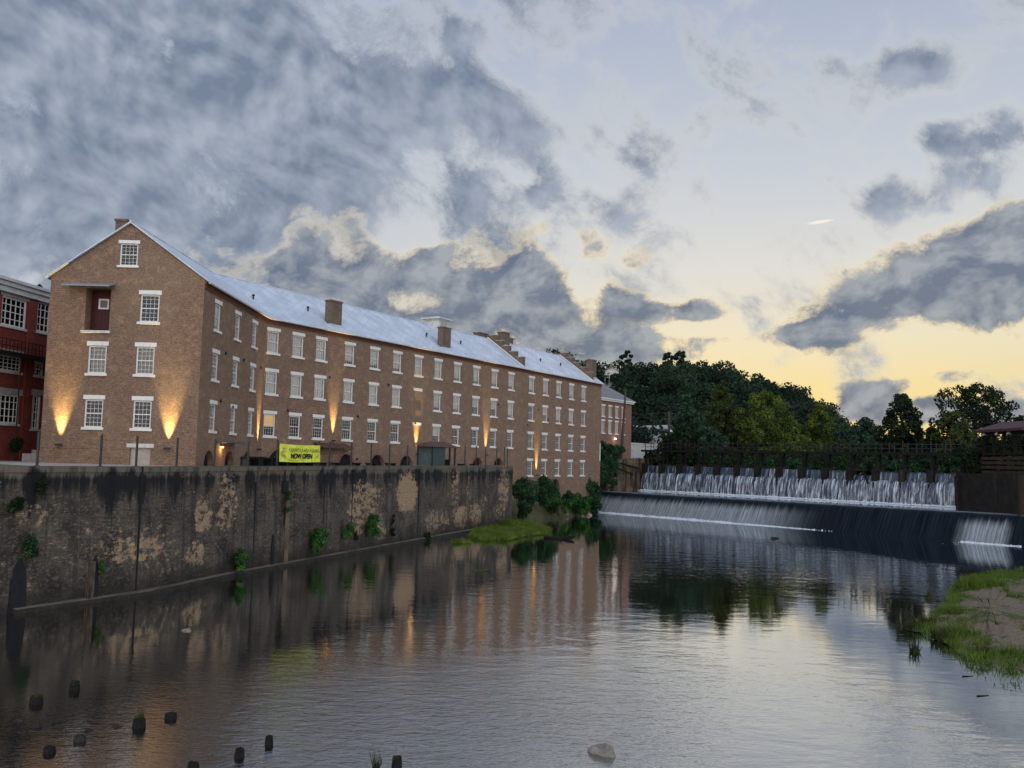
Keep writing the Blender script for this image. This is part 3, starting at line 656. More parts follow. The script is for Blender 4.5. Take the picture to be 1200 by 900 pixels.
    for s_,o_,w_,zt in ((53.6,5.3,1.7,27.0),(58.8,7.6,1.2,26.9),(49.2,6.5,2.3,26.35),(75.0,7.0,1.1,26.2)):
        def fn(b,a0,a1,o0,o1,z0,z1,s_=s_,o_=o_): obox(b,BD,D2,s_+a0,s_+a1,o_+o0,o_+o1,z0,z1)
        chimney(fn,w_,1.1,zt,24.2)
    # roof vents
    for px,py in ((290,344),(361,360),(500,389),(633,437),(657,426),(540,398)):
        q_=onplane(px,py,F2(0,2.5,0),F2(10,2.5,0)); s_=(q_-Vector((BD[0],BD[1],0))).dot(D2); o_=min(5.4,max(.6,(q_.z-EAVE)/sl)) if False else 2.5
        zz=EAVE+o_*sl; b=MB(); pp=F2(max(.5,s_),o_,0); b.tube([(pp.x,pp.y,zz),(pp.x,pp.y,zz+.5)],[.09,.09],8); b.tube([(pp.x,pp.y,zz+.45),(pp.x,pp.y,zz+.62)],[.17,.12],8); b.build('roof_vent','black_metal',M)
    # cupola
    b=MB(); sc=36.3; oc=5.85
    obox(b,BD,D2,sc-1.1,sc+1.1,oc-1.1,oc+1.1,24.3,26.35); CU=b.build('cupola','old_white',M)
    c_=MB(); obox(c_,BD,D2,sc-1.22,sc+1.22,oc-1.22,oc+1.22,26.352,26.5); obox(c_,BD,D2,sc-1.5,sc+1.5,oc-1.5,oc+1.5,26.503,26.68)
    pk=F2(sc,oc,27.05); cs=[F2(sc-1.5,oc-1.5,26.683),F2(sc+1.5,oc-1.5,26.683),F2(sc+1.5,oc+1.5,26.683),F2(sc-1.5,oc+1.5,26.683)]
    for k_ in range(4): c_.face(cs[k_],cs[(k_+1)%4],pk)
    c_.build('cupola_cap','old_white',CU)
    lv=MB()
    for k_ in range(5): z=25.3+k_*.2; obox(lv,BD,D2,sc-.75,sc+.75,oc-1.14,oc-1.102,z,z+.08)
    lv.build('louvre','grey_stone',CU)
    # small tie plates and wall lamps
    for px,py in ((264,414),(285,422),(258,470),(272,477),(305,431),(386,442),(455,451),(337,481),(419,488),(486,496),(584,474),(631,480),(618,498),(642,492),(418,538)):
        if px<313: q_=onplane(px,py,G1,BD); o_=DX
        else: q_=onplane(px,py,BD,EN); o_=-N2
        b=MB(); b.tube([q_,q_+o_*.12],[.13,.13],6); b.build('tie_plate','black_metal',M)
    # uplights
    uplight(M,(G0[0]+1.5,G0[1],8.5),Vector((0,-1,0)),UP_W*.72); uplight(M,(G0[0]+9.62,G0[1],8.42),Vector((0,-1,0)),UP_W*.72)
    uplight(M,(G1[0],G1[1]+16.75,8.6),DX,UP_W*.8,.045,29,'uplight',.22)
    for s_,z_,k_ in ((9.97,9.75,1.),(24.65,8.6,1.),(40.0,8.8,.9),(53.95,6.1,.8)):
        p_=F2(max(.15,s_),0,z_); uplight(M,p_,-N2,UP_W*k_*.8,.045,29,'uplight',.22)
    # porch canopies over the terrace doors
    for s0,s1_,d_,O_,dd,mt,z in ((7.2,12.0,1.3,BD,D2,'rust_roof',8.95),):
        b=MB(); O3=Vector((O_[0],O_[1],0)); out=Vector((dd.y,-dd.x,0)); a0,a1=O3+dd*s0,O3+dd*s1_
        lo=[a0+out*d_,a1+out*d_,a1,a0]; zz=[z,z,z+.45,z+.45]; bb=[(p.x,p.y,q) for p,q in zip(lo,zz)]; tt=[(p.x,p.y,q+.08) for p,q in zip(lo,zz)]
        b.hexa(bb,tt); CN=b.build('door_canopy',mt,M)
        b=MB()
        for s_ in (s0+.2,s1_-.2): b.tube([O3+dd*s_+Vector((0,0,z-.3)),O3+dd*s_+out*d_*.9+Vector((0,0,z))],[.035,.035],6)
        b.build('bracket','black_metal',CN)
    b=MB(); O3=Vector((G1[0],G1[1],0)); lo=[O3+DY*4.6+DX*.9,O3+DY*9.6+DX*.9,O3+DY*9.6,O3+DY*4.6]; b.hexa([(p.x,p.y,9.0) for p in lo],[(p.x,p.y,9.12) for p in lo]); b.build('door_canopy','green_steel',M)
    # wall lantern under that canopy
    q_=Vector((G1[0],G1[1]+5.9,8.72)); b=MB(); b.box(q_.x,q_.x+.25,q_.y-.1,q_.y+.1,q_.z,q_.z+.16); ln=b.build('wall_lantern','black_metal',M)
    b=MB(); b.box(q_.x+.06,q_.x+.22,q_.y-.08,q_.y+.08,q_.z-.12,q_.z-.002); b.build('bulb','lamp_glow',ln)
    ld=bpy.data.lights.new('lamp','POINT'); ld.energy=45; ld.color=(1,.5,.15); ld.shadow_soft_size=.1; o=bpy.data.objects.new('lamp',ld); COL.objects.link(o); o.parent=ln; o.location=(q_.x+.3-wloc(ln).x,q_.y-wloc(ln).y,q_.z-.3-wloc(ln).z)
    b=MB(); p_=F2(75.4,-.08,0); b.tube([(p_.x,p_.y,8.4),(p_.x,p_.y,11.3)],[.11,.11],8); b.build('downpipe','old_white',M)
    return M
UP_W=13000
# ---------------- other buildings ----------------
def build_red():
    A=Vector((-42.5,58,0)); B=Vector((-38.2,92,0)); d=(B-A).normalized(); L=(B-A).length; rz=math.atan2(d.y,d.x); out=Vector((d.y,-d.x,0))
    R=empty('red_brick_building',(-41,70,7.1),'red brick building with white cornice and large grid windows left of the mill gable','building')
    def sz(px,py): q=onplane(px,py,A,B); return (q-Vector((A.x,A.y,0))).dot(d),q.z
    hs=[]; W=[]
    for (x0,y0,x1,y1,cols) in ((3.4,346,29.5,386,5),(45,353,57.5,391,3),(-4,414,24.5,437,6),(41,424,50,441,3),(-2,461,21,497,5),(38.5,463,45.5,503,3)):
        s0,zt=sz(x0,y0); s1,zb=sz(x1,y1); W.append((s0,s1,zb,zt,cols)); hs.append((s0,s1,zb,zt))
    # the same windows go on along the wall to either side
    ws=[w for w in W]
    for (s0,s1,zb,zt,c) in (W[0],W[2],W[4]):
        for k in (-1,):
            dx=k*(W[1][1]-W[0][0]+.9)
            if s0+dx>0.3: ws.append((s0+dx,s1+dx,zb,zt,c)); hs.append((s0+dx,s1+dx,zb,zt))
    m=MB(); wall_holes(m,A,B,6.8,21.0,hs,.3); 
    m.face((B.x,B.y,6.8),(B.x-14,B.y+2,6.8),(B.x-14,B.y+2,21),(B.x,B.y,21)); m.face((A.x-14,A.y+2,6.8),(A.x,A.y,6.8),(A.x,A.y,21),(A.x-14,A.y+2,21)); m.face((B.x-14,B.y+2,6.8),(A.x-14,A.y+2,6.8),(A.x-14,A.y+2,21),(B.x-14,B.y+2,21)); m.face((A.x,A.y,21),(B.x,B.y,21),(B.x-14,B.y+2,21),(A.x-14,A.y+2,21))
    m.build('wall','red_brick',R)
    for (s0,s1,zb,zt,c) in ws:
        g=MB(); obox(g,A,d,s0,s1,.16,.18,zb,zt); w=g.build('window','window_glass',R)
        f=MB(); cs=.12
        obox(f,A,d,s0,s0+cs,.05,.155,zb,zt); obox(f,A,d,s1-cs,s1,.05,.155,zb,zt); obox(f,A,d,s0+cs,s1-cs,.05,.155,zt-cs,zt); obox(f,A,d,s0+cs,s1-cs,.05,.155,zb,zb+cs)
        for k in range(1,c): x=s0+(s1-s0)*k/c; obox(f,A,d,x-.03,x+.03,.10,.15,zb+cs,zt-cs)
        for k in range(1,4): z=zb+(zt-zb)*k/4; obox(f,A,d,s0+cs,s1-cs,.09,.153,z-.03,z+.03)
        f.build('frame','white_paint',w)
        l=MB(); obox(l,A,d,s0-.25,s1+.25,-.07,.1,zt+.003,zt+.5); l.build('lintel','grey_stone',w)
        l=MB(); obox(l,A,d,s0-.15,s1+.15,-.1,.1,zb-.18,zb-.003); l.build('sill','old_white',w)
        k=MB(); obox(k,A,d,s0+.02,s1-.02,.28,.3,zb if c<5 else (zb+zt)/2,zt); 
        if zt>18: k.build('blind','dim_blind',w)
    c=MB(); obox(c,A,d,-.4,L+.4,-.55,.3,21.003,21.35); obox(c,A,d,-.4,L+.4,-.35,-.002,20.55,21.0); obox(c,A,d,-.4,L+.4,-.75,.3,21.353,21.6); c.build('cornice','old_white',R)
    # pilasters
    p=MB()
    for s in ((W[0][1]+W[1][0])/2,):
        obox(p,A,d,s-.45,s+.45,-.12,-.002,7,20.5)
    p.build('pilaster','red_brick',R)
    # iron fire escape
    fe=empty('fire_escape',(-40,72,15.5),'dark iron fire escape balcony on the red brick building','fire escape')
    f=MB(); s0,s1=8.5,sz(57,420)[0]+1.2; z0=15.55
    obox(f,A,d,s0,s1,-1.5,-.06,z0,z0+.12)
    for z in (z0+.55,z0+1.05): obox(f,A,d,s0,s1,-1.5,-1.44,z,z+.05)
    k=s0
    while k<=s1+.01: obox(f,A,d,k,k+.05,-1.495,-1.45,z0+.12,z0+1.05); k+=.45
    obox(f,A,d,s0,s1,-1.6,-1.5,z0-.25,z0+.14); f.build('balcony','dark_timber',fe)
    g=MB(); 
    for s in (s0+.2,(s0+s1)/2,s1-.1): g.tube([A+d*s+out*1.45+Vector((0,0,7.1)),A+d*s+out*1.45+Vector((0,0,z0-.2))],[.06,.06],6)
    for s in (s1-3,s1-.6): g.tube([A+d*s+out*.1+Vector((0,0,z0-1.2)),A+d*s+out*1.45+Vector((0,0,z0))],[.04,.04],5)
    g.build('post','black_metal',fe)
    # clipped dark shrub and steps by the corner door
    q=aty(38,515,74); s=MB(); s.box(-38.6,-37.0,73.2,74.6,7.1,7.75); s.box(-38.6,-37.4,74.6,75.4,7.1,8.05)
    tag(s.build('step','grey_stone'),'pale concrete steps between the red building and the mill corner','steps')
    leaves('shrub','leaf_dark',[(-39.1,73,8.3,.5),(-39.1,73.4,8.6,.45)],700,.09,tags=dict(label='small dark clipped shrub beside the red building steps',cat='shrub'),loc=(-39.1,73,7.1))
def simple_house(name,c,w,l,rz,zb,ze,zr,wallm,roofm,label,wins=(),cat='house'):
    R=empty(name,(c[0],c[1],zb),label,cat,None,rz)
    m=MB(); m.box(-w/2,w/2,-l/2,l/2,0,ze-zb); m.f=[f for i,f in enumerate(m.f) if i!=1]
    m.face((-w/2,-l/2,ze-zb),(w/2,-l/2,ze-zb),(0,-l/2,zr-zb)); m.face((w/2,l/2,ze-zb),(-w/2,l/2,ze-zb),(0,l/2,zr-zb)); m.build('wall',wallm,R,local=True)
    r=MB(); k=(zr-ze)/(w/2); ov=.4
    for sg in (-1,1):
        a=[(sg*(w/2+ov),-l/2-ov,ze-zb-ov*k+.06),(sg*(w/2+ov),l/2+ov,ze-zb-ov*k+.06),(0,l/2+ov,zr-zb+.06),(0,-l/2-ov,zr-zb+.06)]
        if sg<0: a=[a[1],a[0],a[3],a[2]]
        r.hexa(a,[(p[0],p[1],p[2]+.12) for p in a])
    r.build('roof',roofm,R,local=True)
    for (side,x,z,ww,hh_) in wins:
        f=MB(); g=MB()
        if side=='f':
            g.box(x-ww/2,x+ww/2,-l/2-.03,-l/2-.01,z,z+hh_); 
            for a0,a1,b0,b1 in ((x-ww/2-.1,x-ww/2,z-.1,z+hh_+.1),(x+ww/2,x+ww/2+.1,z-.1,z+hh_+.1),(x-ww/2,x+ww/2,z+hh_,z+hh_+.1),(x-ww/2,x+ww/2,z-.1,z),(x-.03,x+.03,z,z+hh_)): f.box(a0,a1,-l/2-.08,-l/2-.005,b0,b1)
        else:
            sx=1 if side=='r' else -1; X0=sx*w/2
            g.box(min(X0+sx*.01,X0+sx*.03),max(X0+sx*.01,X0+sx*.03),x-ww/2,x+ww/2,z,z+hh_)
            for a0,a1,b0,b1 in ((x-ww/2-.1,x-ww/2,z-.1,z+hh_+.1),(x+ww/2,x+ww/2+.1,z-.1,z+hh_+.1),(x-ww/2,x+ww/2,z+hh_,z+hh_+.1),(x-ww/2,x+ww/2,z-.1,z),(x-.03,x+.03,z,z+hh_)): f.box(min(X0,X0+sx*.08)+(.005 if sx>0 else 0),max(X0,X0+sx*.08)-(.005 if sx<0 else 0),a0,a1,b0,b1)
        w_=g.build('window','room_dark',R,local=True); f.build('frame','white_paint',w_,local=True)
    return R
def build_annex():
    A=Vector((12.2,159.6,0)); B=Vector((22.9,175.4,0)); d=(B-A).normalized(); L=(B-A).length; n=Vector((-d.y,d.x,0)); rz=math.atan2(d.y,d.x)
    R=empty('brick_annex',(15,165,9),'smaller red-brown brick building with grey hipped roof beyond the far end of the mill','building')
    def sz(px,py): q=onplane(px,py,A,B); return (q-Vector((A.x,A.y,0))).dot(d),q.z
    cols=[sz(x,500)[0] for x in (706.6,714.8,722.6,730.2)]; zt1=sz(718,477)[1]; zb1=sz(718,489)[1]; zt2=sz(718,494.5)[1]; zb2=sz(718,508)[1]; ze=sz(704,467)[1]
    hs=[]; hw=.62
    for c in cols:
        hs.append((c-hw,c+hw,zb1,zt1)); hs.append((c-hw,c+hw,zb2,zt2))
    m=MB(); wall_holes(m,A,B,6,ze,hs,.25); W=11
    q=[A,B,B+n*W,A+n*W]
    for i in (1,2,3): a,b=q[i],q[(i+1)%4]; m.face((a.x,a.y,6),(b.x,b.y,6),(b.x,b.y,ze),(a.x,a.y,ze))
    m.build('wall','annex_brick',R)
    for c in cols:
        for zb,zt in ((zb1,zt1),(zb2,zt2)):
            w=add_window(R,A+d*c+Vector((0,0,zb)),rz,'blind',hw/.75,(zt-zb)/2.1)
    c=MB(); obox(c,A,d,-.5,L+.5,-.55,W+.5,ze+.003,ze+.22); obox(c,A,d,-.35,L+.35,-.35,W+.35,ze-.3,ze); c.build('cornice','white_paint',R)
    r=MB(); e=[A-d*.5-n*.55,B+d*.5-n*.55,B+d*.5+n*(W+.5),A-d*.5+n*(W+.5)]; zz=ze+.225; h=4.2
    r0=A+d*4.5+n*W/2; r1=B-d*5.5+n*W/2
    P=[(p.x,p.y,zz) for p in e]; T=[(r0.x,r0.y,zz+h),(r1.x,r1.y,zz+h)]
    r.face(P[0],P[1],T[1],T[0]); r.face(P[1],P[2],T[1]); r.face(P[2],P[3],T[0],T[1]); r.face(P[3],P[0],T[0]); r.build('roof','annex_roof',R)
    s,z=sz(719.5,515); p=A+d*s-n*.3+Vector((0,0,z)); b=MB(); b.box(p.x-.15,p.x+.15,p.y-.15,p.y+.3,p.z,p.z+.25); l=b.build('wall_lamp','white_glow',R)
    ld=bpy.data.lights.new('lamp','POINT'); ld.energy=30; ld.color=(1,.9,.7); ld.shadow_soft_size=.15; o=bpy.data.objects.new('lamp',ld); COL.objects.link(o); o.parent=R; o.location=p-wloc(R)-n*.5
# ---------------- river works ----------------
WALL=[(-44,19,7.25),(-24.6,46.5,7.28),(-20.9,53.5,7.29),(-18.7,62.5,7.31),(-6.9,98.5,7.42),(0.3,119,7.48)]
def wall_seg(px,py):
    """(u,v) on the retaining wall for a photo point"""
    u=0
    for i in range(len(WALL)-1):
        A,B=WALL[i],WALL[i+1]; L=math.hypot(B[0]-A[0],B[1]-A[1]); q=onplane(px,py,A,B); s=((q.x-A[0])*(B[0]-A[0])+(q.y-A[1])*(B[1]-A[1]))/L
        if (s<=L or i==len(WALL)-2) and s>=-.5: return u+s,q.z,q,i
        u+=L
    return 0,0,q,0
def fill_tan():
    for (x,y,rx,ry,am) in ((237,602,12,24,.85),(228,650,15,18,.85),(266,590,14,40,.75),(290,600,8,20,.4),(425,592,21,34,.8),(432,612,22,16,.7),(476,577,13,28,1.15),(443,625,10,10,.5),(505,612,10,18,.8),(519,610,8,14,.7),(540,606,9,16,.8),(556,603,9,16,.85),(533,575,5,50,.6),(549,575,4,30,.5),(566,590,6,14,.5),(590,570,8,34,.7),(585,600,8,14,.7),(150,640,60,30,.45),(190,655,30,30,.45),(100,640,60,30,.42),(60,600,60,20,.35),(330,640,14,40,.35),(20,660,40,40,.3),(390,640,30,10,.4)):
        u,v,q,i=wall_seg(x,y); u0=wall_seg(x-rx,y)[0]; u1=wall_seg(x+rx,y)[0]
        TAN.append((u,v,max(.4,(u1-u0)/2*1.25),max(.4,ry*q.y/F*1.25),am))
def build_wall():
    th=.9; me=bpy.data.meshes.new('retaining_wall'); V=[];Fc=[];UV=[]
    # front face with a slight batter, top and end return
    u=0; NV=[]
    P3=[Vector((p[0],p[1],0)) for p in WALL]; ns=[]
    for i in range(len(P3)):
        d=(P3[min(i+1,len(P3)-1)]-P3[max(i-1,0)]).normalized(); ns.append(Vector((d.y,-d.x,0)))
    us=[0]
    for i in range(1,len(P3)): us.append(us[-1]+(P3[i]-P3[i-1]).length)
    fine=[]
    for i in range(len(P3)-1):
        k=max(1,int((us[i+1]-us[i])/1.0))
        for j in range(k): t=j/k; fine.append((P3[i].lerp(P3[i+1],t),ns[i].lerp(ns[i+1],t).normalized(),WALL[i][2]*(1-t)+WALL[i+1][2]*t,us[i]*(1-t)+us[i+1]*t))
    fine.append((P3[-1],ns[-1],WALL[-1][2],us[-1]))
    ring=[]
    for (p,n,zt,u) in fine:
        wob=.03*math.sin(u*1.3)+.02*math.sin(u*3.7)
        r=[]
        for (o,z,vv) in ((.16,-1,-1),(.10,2.4,2.4),(.05,5.0,5.0),(0.02,zt-.32,zt-.32),(.10,zt-.32,zt-.30),(.10,zt,zt),(-th,zt,zt+th)):
            q=p+n*(o+(wob if o<.15 and z<5 else 0)); r.append(len(V)); V.append((q.x,q.y,z)); UV.append((u,vv))
        ring.append(r)
    for a,b in zip(ring,ring[1:]):
        for k in range(6): Fc.append((a[k],b[k],b[k+1],a[k+1]))
    # end return
    pe=P3[-1]; b0=len(V); back=pe+(-ns[-1])*4.6
    zt=WALL[-1][2]
    for (q,uu) in ((pe+ns[-1]*.1,us[-1]),(back,us[-1]+4.6)):
        V.append((q.x,q.y,-1)); UV.append((uu,-1)); V.append((q.x,q.y,zt)); UV.append((uu,zt))
    Fc.append((b0,b0+2,b0+3,b0+1))
    me.from_pydata(V,[],Fc); ul=me.uv_layers.new(name='UVMap')
    for l in me.loops: ul.data[l.index].uv=UV[l.vertex_index]
    me.materials.append(MT['wall_concrete']); W=bpy.data.objects.new('retaining_wall',me); COL.objects.link(W); tag(W,'tall dark stained concrete retaining wall along the left side of the river','retaining wall')
    # footing ledge
    m=MB()
    for i in range(1,len(P3)-1):
        a,b=P3[i],P3[i+1]; na,nb=ns[i],ns[i+1]
        m.hexa([a+na*.55+Vector((0,0,-1)),b+nb*.55+Vector((0,0,-1)),b+nb*.05+Vector((0,0,-1)),a+na*.05+Vector((0,0,-1))],[a+na*.5+Vector((0,0,.22)),b+nb*.5+Vector((0,0,.22)),b+nb*.05+Vector((0,0,.3)),a+na*.05+Vector((0,0,.3))])
    m.build('footing','wall_concrete',W)
    # expansion joints and the drain slot
    def strip(px,w,z0,z1,mt,nm,o=.13,th_=.05):
        u,v,q,i=wall_seg(px,600); A,B=P3[i],P3[i+1]; d=(B-A).normalized(); n=Vector((d.y,-d.x,0)); c=Vector((q.x,q.y,0)); b=MB()
        p=[c-d*w/2+n*(o+th_),c+d*w/2+n*(o+th_),c+d*w/2-n*.05,c-d*w/2-n*.05]
        b.hexa([(x.x,x.y,z0) for x in p],[(x.x,x.y,z1) for x in p]); return b.build(nm,mt,W)
    strip(162.5,.10,.3,7.3,'room_dark','joint',.1,.05); strip(297,.06,.3,6.2,'room_dark','joint',.1,.04); strip(489,.10,.3,7.3,'room_dark','joint',.1,.04); strip(378,.05,.3,6.6,'room_dark','joint',.1,.03); strip(411,.05,.3,7.,'room_dark','joint',.1,.03)
    strip(334,.55,.3,5.7,'timber_plank' if False else 'dam_concrete','drain_chute',.12,.12); strip(330.5,.62,5.4,6.25,'room_dark','drain_opening',.12,.16); strip(107,.35,.2,2.2,'dam_concrete','buttress',.2,.18);
    def slot(px,w,zt):
        u,v,q,i=wall_seg(px,600); A,B=P3[i],P3[i+1]; d=(B-A).normalized(); n=Vector((d.y,-d.x,0)); c=Vector((q.x,q.y,0)); b=MB(); o=.21
        pts=[(-w/2,-.5),(w/2,-.5),(w*.42,zt*.5),(w*.3,zt*.8),(w*.05,zt),(-w*.22,zt*.85),(-w*.4,zt*.55)]
        b.face(*[tuple(c+d*x+n*o+Vector((0,0,z))) for x,z in pts])
        for (x,z),(x2,z2) in zip(pts,pts[1:]+pts[:1]): b.face(c+d*x+n*o+Vector((0,0,z)),c+d*x+Vector((0,0,z)),c+d*x2+Vector((0,0,z2)),c+d*x2+n*o+Vector((0,0,z2)))
        b.build('drain_opening','room_dark',W)
    slot(25,1.0,2.7); slot(113,.55,2.5); slot(319,.35,2.4)
    return W
def plant_on_wall(px,py,w,h,n,leaf,name,mat,label,cat,drop=False,grp='plants rooted in the retaining wall'):
    u,v,q,i=wall_seg(px,py); A,B=WALL[i],WALL[i+1]; d=Vector((B[0]-A[0],B[1]-A[1],0)).normalized(); nr=Vector((d.y,-d.x,0)); sc=q.y/F; rw=w*sc/2; rh=h*sc/2; bl=[]
    rnd=random.Random(int(px*7+py))
    q=q*1.0+nr*(.25+rw*.5)
    for k in range(14):
        a=rnd.random()*math.tau; r=rnd.random()**.5
        p=q+d*(math.cos(a)*r*rw*.75)+nr*(rnd.uniform(-.35,.5)*min(rw,rh))+Vector((0,0,math.sin(a)*r*rh*.75)); bl.append((p.x,p.y,p.z,min(rw,rh)*rnd.uniform(.28,.45)))
    root=empty(name,(q.x-nr.x*.3,q.y-nr.y*.3,q.z-rh),label,cat,grp)
    leaves('foliage',mat,bl,n,leaf,root)
    m=MB(); s=q-nr*(.25+rw*.5); 
    for k in (1,4,7): m.tube([s+Vector((0,0,-rh*.9)),(s+Vector(bl[k][:3]))/2+Vector((0,0,-rh*.2)),Vector(bl[k][:3])],[.05,.035,.015],5,False)
    m.build('stem','bark',root)
UD=Vector((35.8,-42.9,0)).normalized(); UN=Vector((UD.y,-UD.x,0)) # UN points downstream
U0=Vector((23.4,165.4,0)); ULEN=55.9
def UP_(s,o,z): p=U0+UD*s+UN*o; return Vector((p.x,p.y,z))
def ubox(mb,s0,s1,o0,o1,z0,z1):
    c=[UP_(s0,o1,0),UP_(s1,o1,0),UP_(s1,o0,0),UP_(s0,o0,0)]
    mb.hexa([(p.x,p.y,z0) for p in c],[(p.x,p.y,z1) for p in c])
def sheet(name,mat,fn,s0,s1,prof,seed,step=.12,rough=.10,tags=None,smooth=True,u0=0):
    """falling sheet of water: a profile (offset,z) swept along s, roughened in vertical threads"""
    rnd=np.random.default_rng(seed); n=max(2,int((s1-s0)/step)); V=[];Fc=[];UV=[]
    j=rnd.normal(size=n+1)*rough; j=np.convolve(j,[.25,.5,.25],'same'); m=len(prof)
    for i in range(n+1):
        s=s0+(s1-s0)*i/n
        for k,(o,z) in enumerate(prof):
            t=k/(m-1); p=fn(s,o+j[i]*t*1.6+rnd.normal()*rough*.3*t,z+(rnd.normal()*.02 if 0<k<m-1 else 0)); V.append(tuple(p)); UV.append((s+u0,z+.0))
    for i in range(n):
        for k in range(m-1): a=i*m+k; Fc.append((a,a+1,a+m+1,a+m))
    me=bpy.data.meshes.new(name); me.from_pydata(V,[],Fc); ul=me.uv_layers.new(name='UVMap')
    for l in me.loops: ul.data[l.index].uv=UV[l.vertex_index]
    if smooth: me.polygons.foreach_set('use_smooth',[True]*len(me.polygons))
    me.materials.append(MT[mat]); o=bpy.data.objects.new(name,me); COL.objects.link(o)
    for k,v in (tags or {}).items(): o[k]=v
    return o
def build_upper_dam():
    D=empty('upper_dam',(U0.x,U0.y,3.4),'upper dam of dark piers with water pouring between them under a walkway','dam')
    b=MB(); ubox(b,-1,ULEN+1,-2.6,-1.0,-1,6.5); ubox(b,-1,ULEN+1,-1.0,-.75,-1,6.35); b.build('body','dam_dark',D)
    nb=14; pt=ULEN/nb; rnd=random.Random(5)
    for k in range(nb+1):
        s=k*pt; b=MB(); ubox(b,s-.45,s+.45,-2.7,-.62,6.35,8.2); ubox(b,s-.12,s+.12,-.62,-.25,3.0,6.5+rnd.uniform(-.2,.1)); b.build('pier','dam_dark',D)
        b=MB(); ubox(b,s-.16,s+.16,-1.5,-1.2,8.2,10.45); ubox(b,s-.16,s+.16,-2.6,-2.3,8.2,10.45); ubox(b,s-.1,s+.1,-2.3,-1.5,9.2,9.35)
        b.build('trestle_post','dark_timber',D)
    # gates: boards the water runs over
    for k in range(nb):
        s0,s1=k*pt+.45,(k+1)*pt-.45; zt=7.85 if k not in (10,) else 7.3
        b=MB(); ubox(b,s0,s1,-1.75,-1.55,6.3,zt-.06); b.build('flashboard','dam_dark',D)
    tg=dict(kind='structure')
    for k in range(nb):
        s0,s1=k*pt+.46,(k+1)*pt-.46; zt=7.85 if k!=10 else 7.3
        sheet('waterfall','fall_thin',UP_,s0,s1,[(-1.9,zt),(-1.5,zt-.02),(-1.38,zt-.25),(-1.28,6.95),(-1.2,6.6)],k,.1,.035,tg,u0=k*7.3)
        j=rnd.uniform(-.1,.1); zc=6.62+rnd.uniform(-.06,.06)
        s0,s1=k*pt+.03,(k+1)*pt-.03
        sheet('waterfall','fall_white',UP_,s0,s1,[(-1.3,zc),(-.75,zc-.04),(-.45,zc-.35),(-.22,5.5),(-.05,4.4),(.08,3.38)],100+k,.08,.10,tg,u0=k*5.1)
    # churned strip along the foot
    V=MB(); rn=random.Random(4); row=[]
    for i in range(281):
        s=.1+(ULEN-.2)*i/280; w=rn.uniform(.25,.6); row.append([UP_(s,-.15,3.62+rn.uniform(-.1,.12)),UP_(s,w*.5,3.5+rn.uniform(-.04,.12)),UP_(s,w,3.402)])
    for a,b in zip(row,row[1:]):
        for k in range(2): V.face(a[k],a[k+1],b[k+1],b[k])
    V.build('foam','foam',kind='stuff',smooth=True)
    # foam where it lands
    fm=MB(); rn=random.Random(3)
    for i in range(2600):
        s=rn.uniform(.2,ULEN-.2); o=rn.expovariate(2.8); r=rn.uniform(.05,.2)*(1 if o<.4 else .6); p=UP_(s,o+.02,3.42); h=.22*math.exp(-o*2)*rn.random()+.012
        fm.tube([p+Vector((0,0,-.02)),p+Vector((0,0,h))],[r,r*.5],6)
    fm.build('foam','foam',kind='stuff')
    # walkway on the piers
    W=empty('dam_walkway',(U0.x,U0.y,10.45),'dark railed walkway running on posts along the top of the upper dam','walkway')
    b=MB(); ubox(b,-1,ULEN+3,-2.7,-1.1,10.5,10.62); ubox(b,-1,ULEN+3,-1.25,-1.1,10.25,10.5); ubox(b,-1,ULEN+3,-2.7,-2.55,10.25,10.5); b.build('deck','dark_timber',W)
    b=MB()
    for z in (11.15,11.75): ubox(b,-1,ULEN+3,-1.18,-1.12,z,z+.06); ubox(b,-1,ULEN+3,-2.68,-2.62,z,z+.06)
    b.build('handrail','black_metal',W)
    for k in range(2*nb+1):
        s=k*pt/2; b=MB(); ubox(b,s-.05,s+.05,-1.19,-1.1,10.62,12.0 if k%2 else 12.25); ubox(b,s-.05,s+.05,-2.7,-2.61,10.62,12.0); b.build('rail_post','black_metal',W)
    # driftwood and a rock on the ledge
    for (px,py,l,ang,lab) in ((1002,548,3.4,.9,'bare driftwood trunk jammed upright against the upper dam right of centre'),(1012,556,3.0,-.5,'broken driftwood branch lying across the upper falls')):
        q=onplane(px,py,UP_(0,.3,0),UP_(10,.3,0)); b=MB(); dv=UD*math.sin(ang)*l/2+Vector((0,0,math.cos(ang)*l/2)); b.tube([q-dv,q+dv*.2+Vector((.1,0,.1)),q+dv],[.16,.12,.05],7); b.tube([q,q+UD*.7+Vector((0,0,.8))],[.08,.03],5); tag(b.build('driftwood','dark_timber',loc=q),lab,'driftwood')
    q=atz(887,580.5,3.45); rock('boulder',q,(1.5,1.0,1.1),'wet_rock','dark wet boulder on the ledge below the upper falls','boulder',3)
def rock(name,p,size,mat,label,cat,seed,group=None,parent=None):
    import bmesh
    bm=bmesh.new(); bmesh.ops.create_icosphere(bm,subdivisions=3,radius=.5); rnd=random.Random(seed); ph=[rnd.uniform(0,6) for _ in range(6)]; 
    for v in bm.verts:
        c=v.co; k=1+.16*math.sin(c.x*5+ph[0])*math.cos(c.y*6+ph[1])+.10*math.sin(c.z*9+ph[2]+c.x*7)+.06*math.sin(c.y*17+ph[3])
        v.co=Vector((c.x*k*size[0],c.y*k*size[1],max(-.3,c.z)*k*size[2]))
    me=bpy.data.meshes.new(name); bm.to_mesh(me); bm.free(); me.materials.append(MT[mat]); me.polygons.foreach_set('use_smooth',[True]*len(me.polygons))
    o=bpy.data.objects.new(name,me); COL.objects.link(o); o.location=p; o.rotation_euler=(0,0,rnd.uniform(0,3)); tag(o,label,cat,group); return o
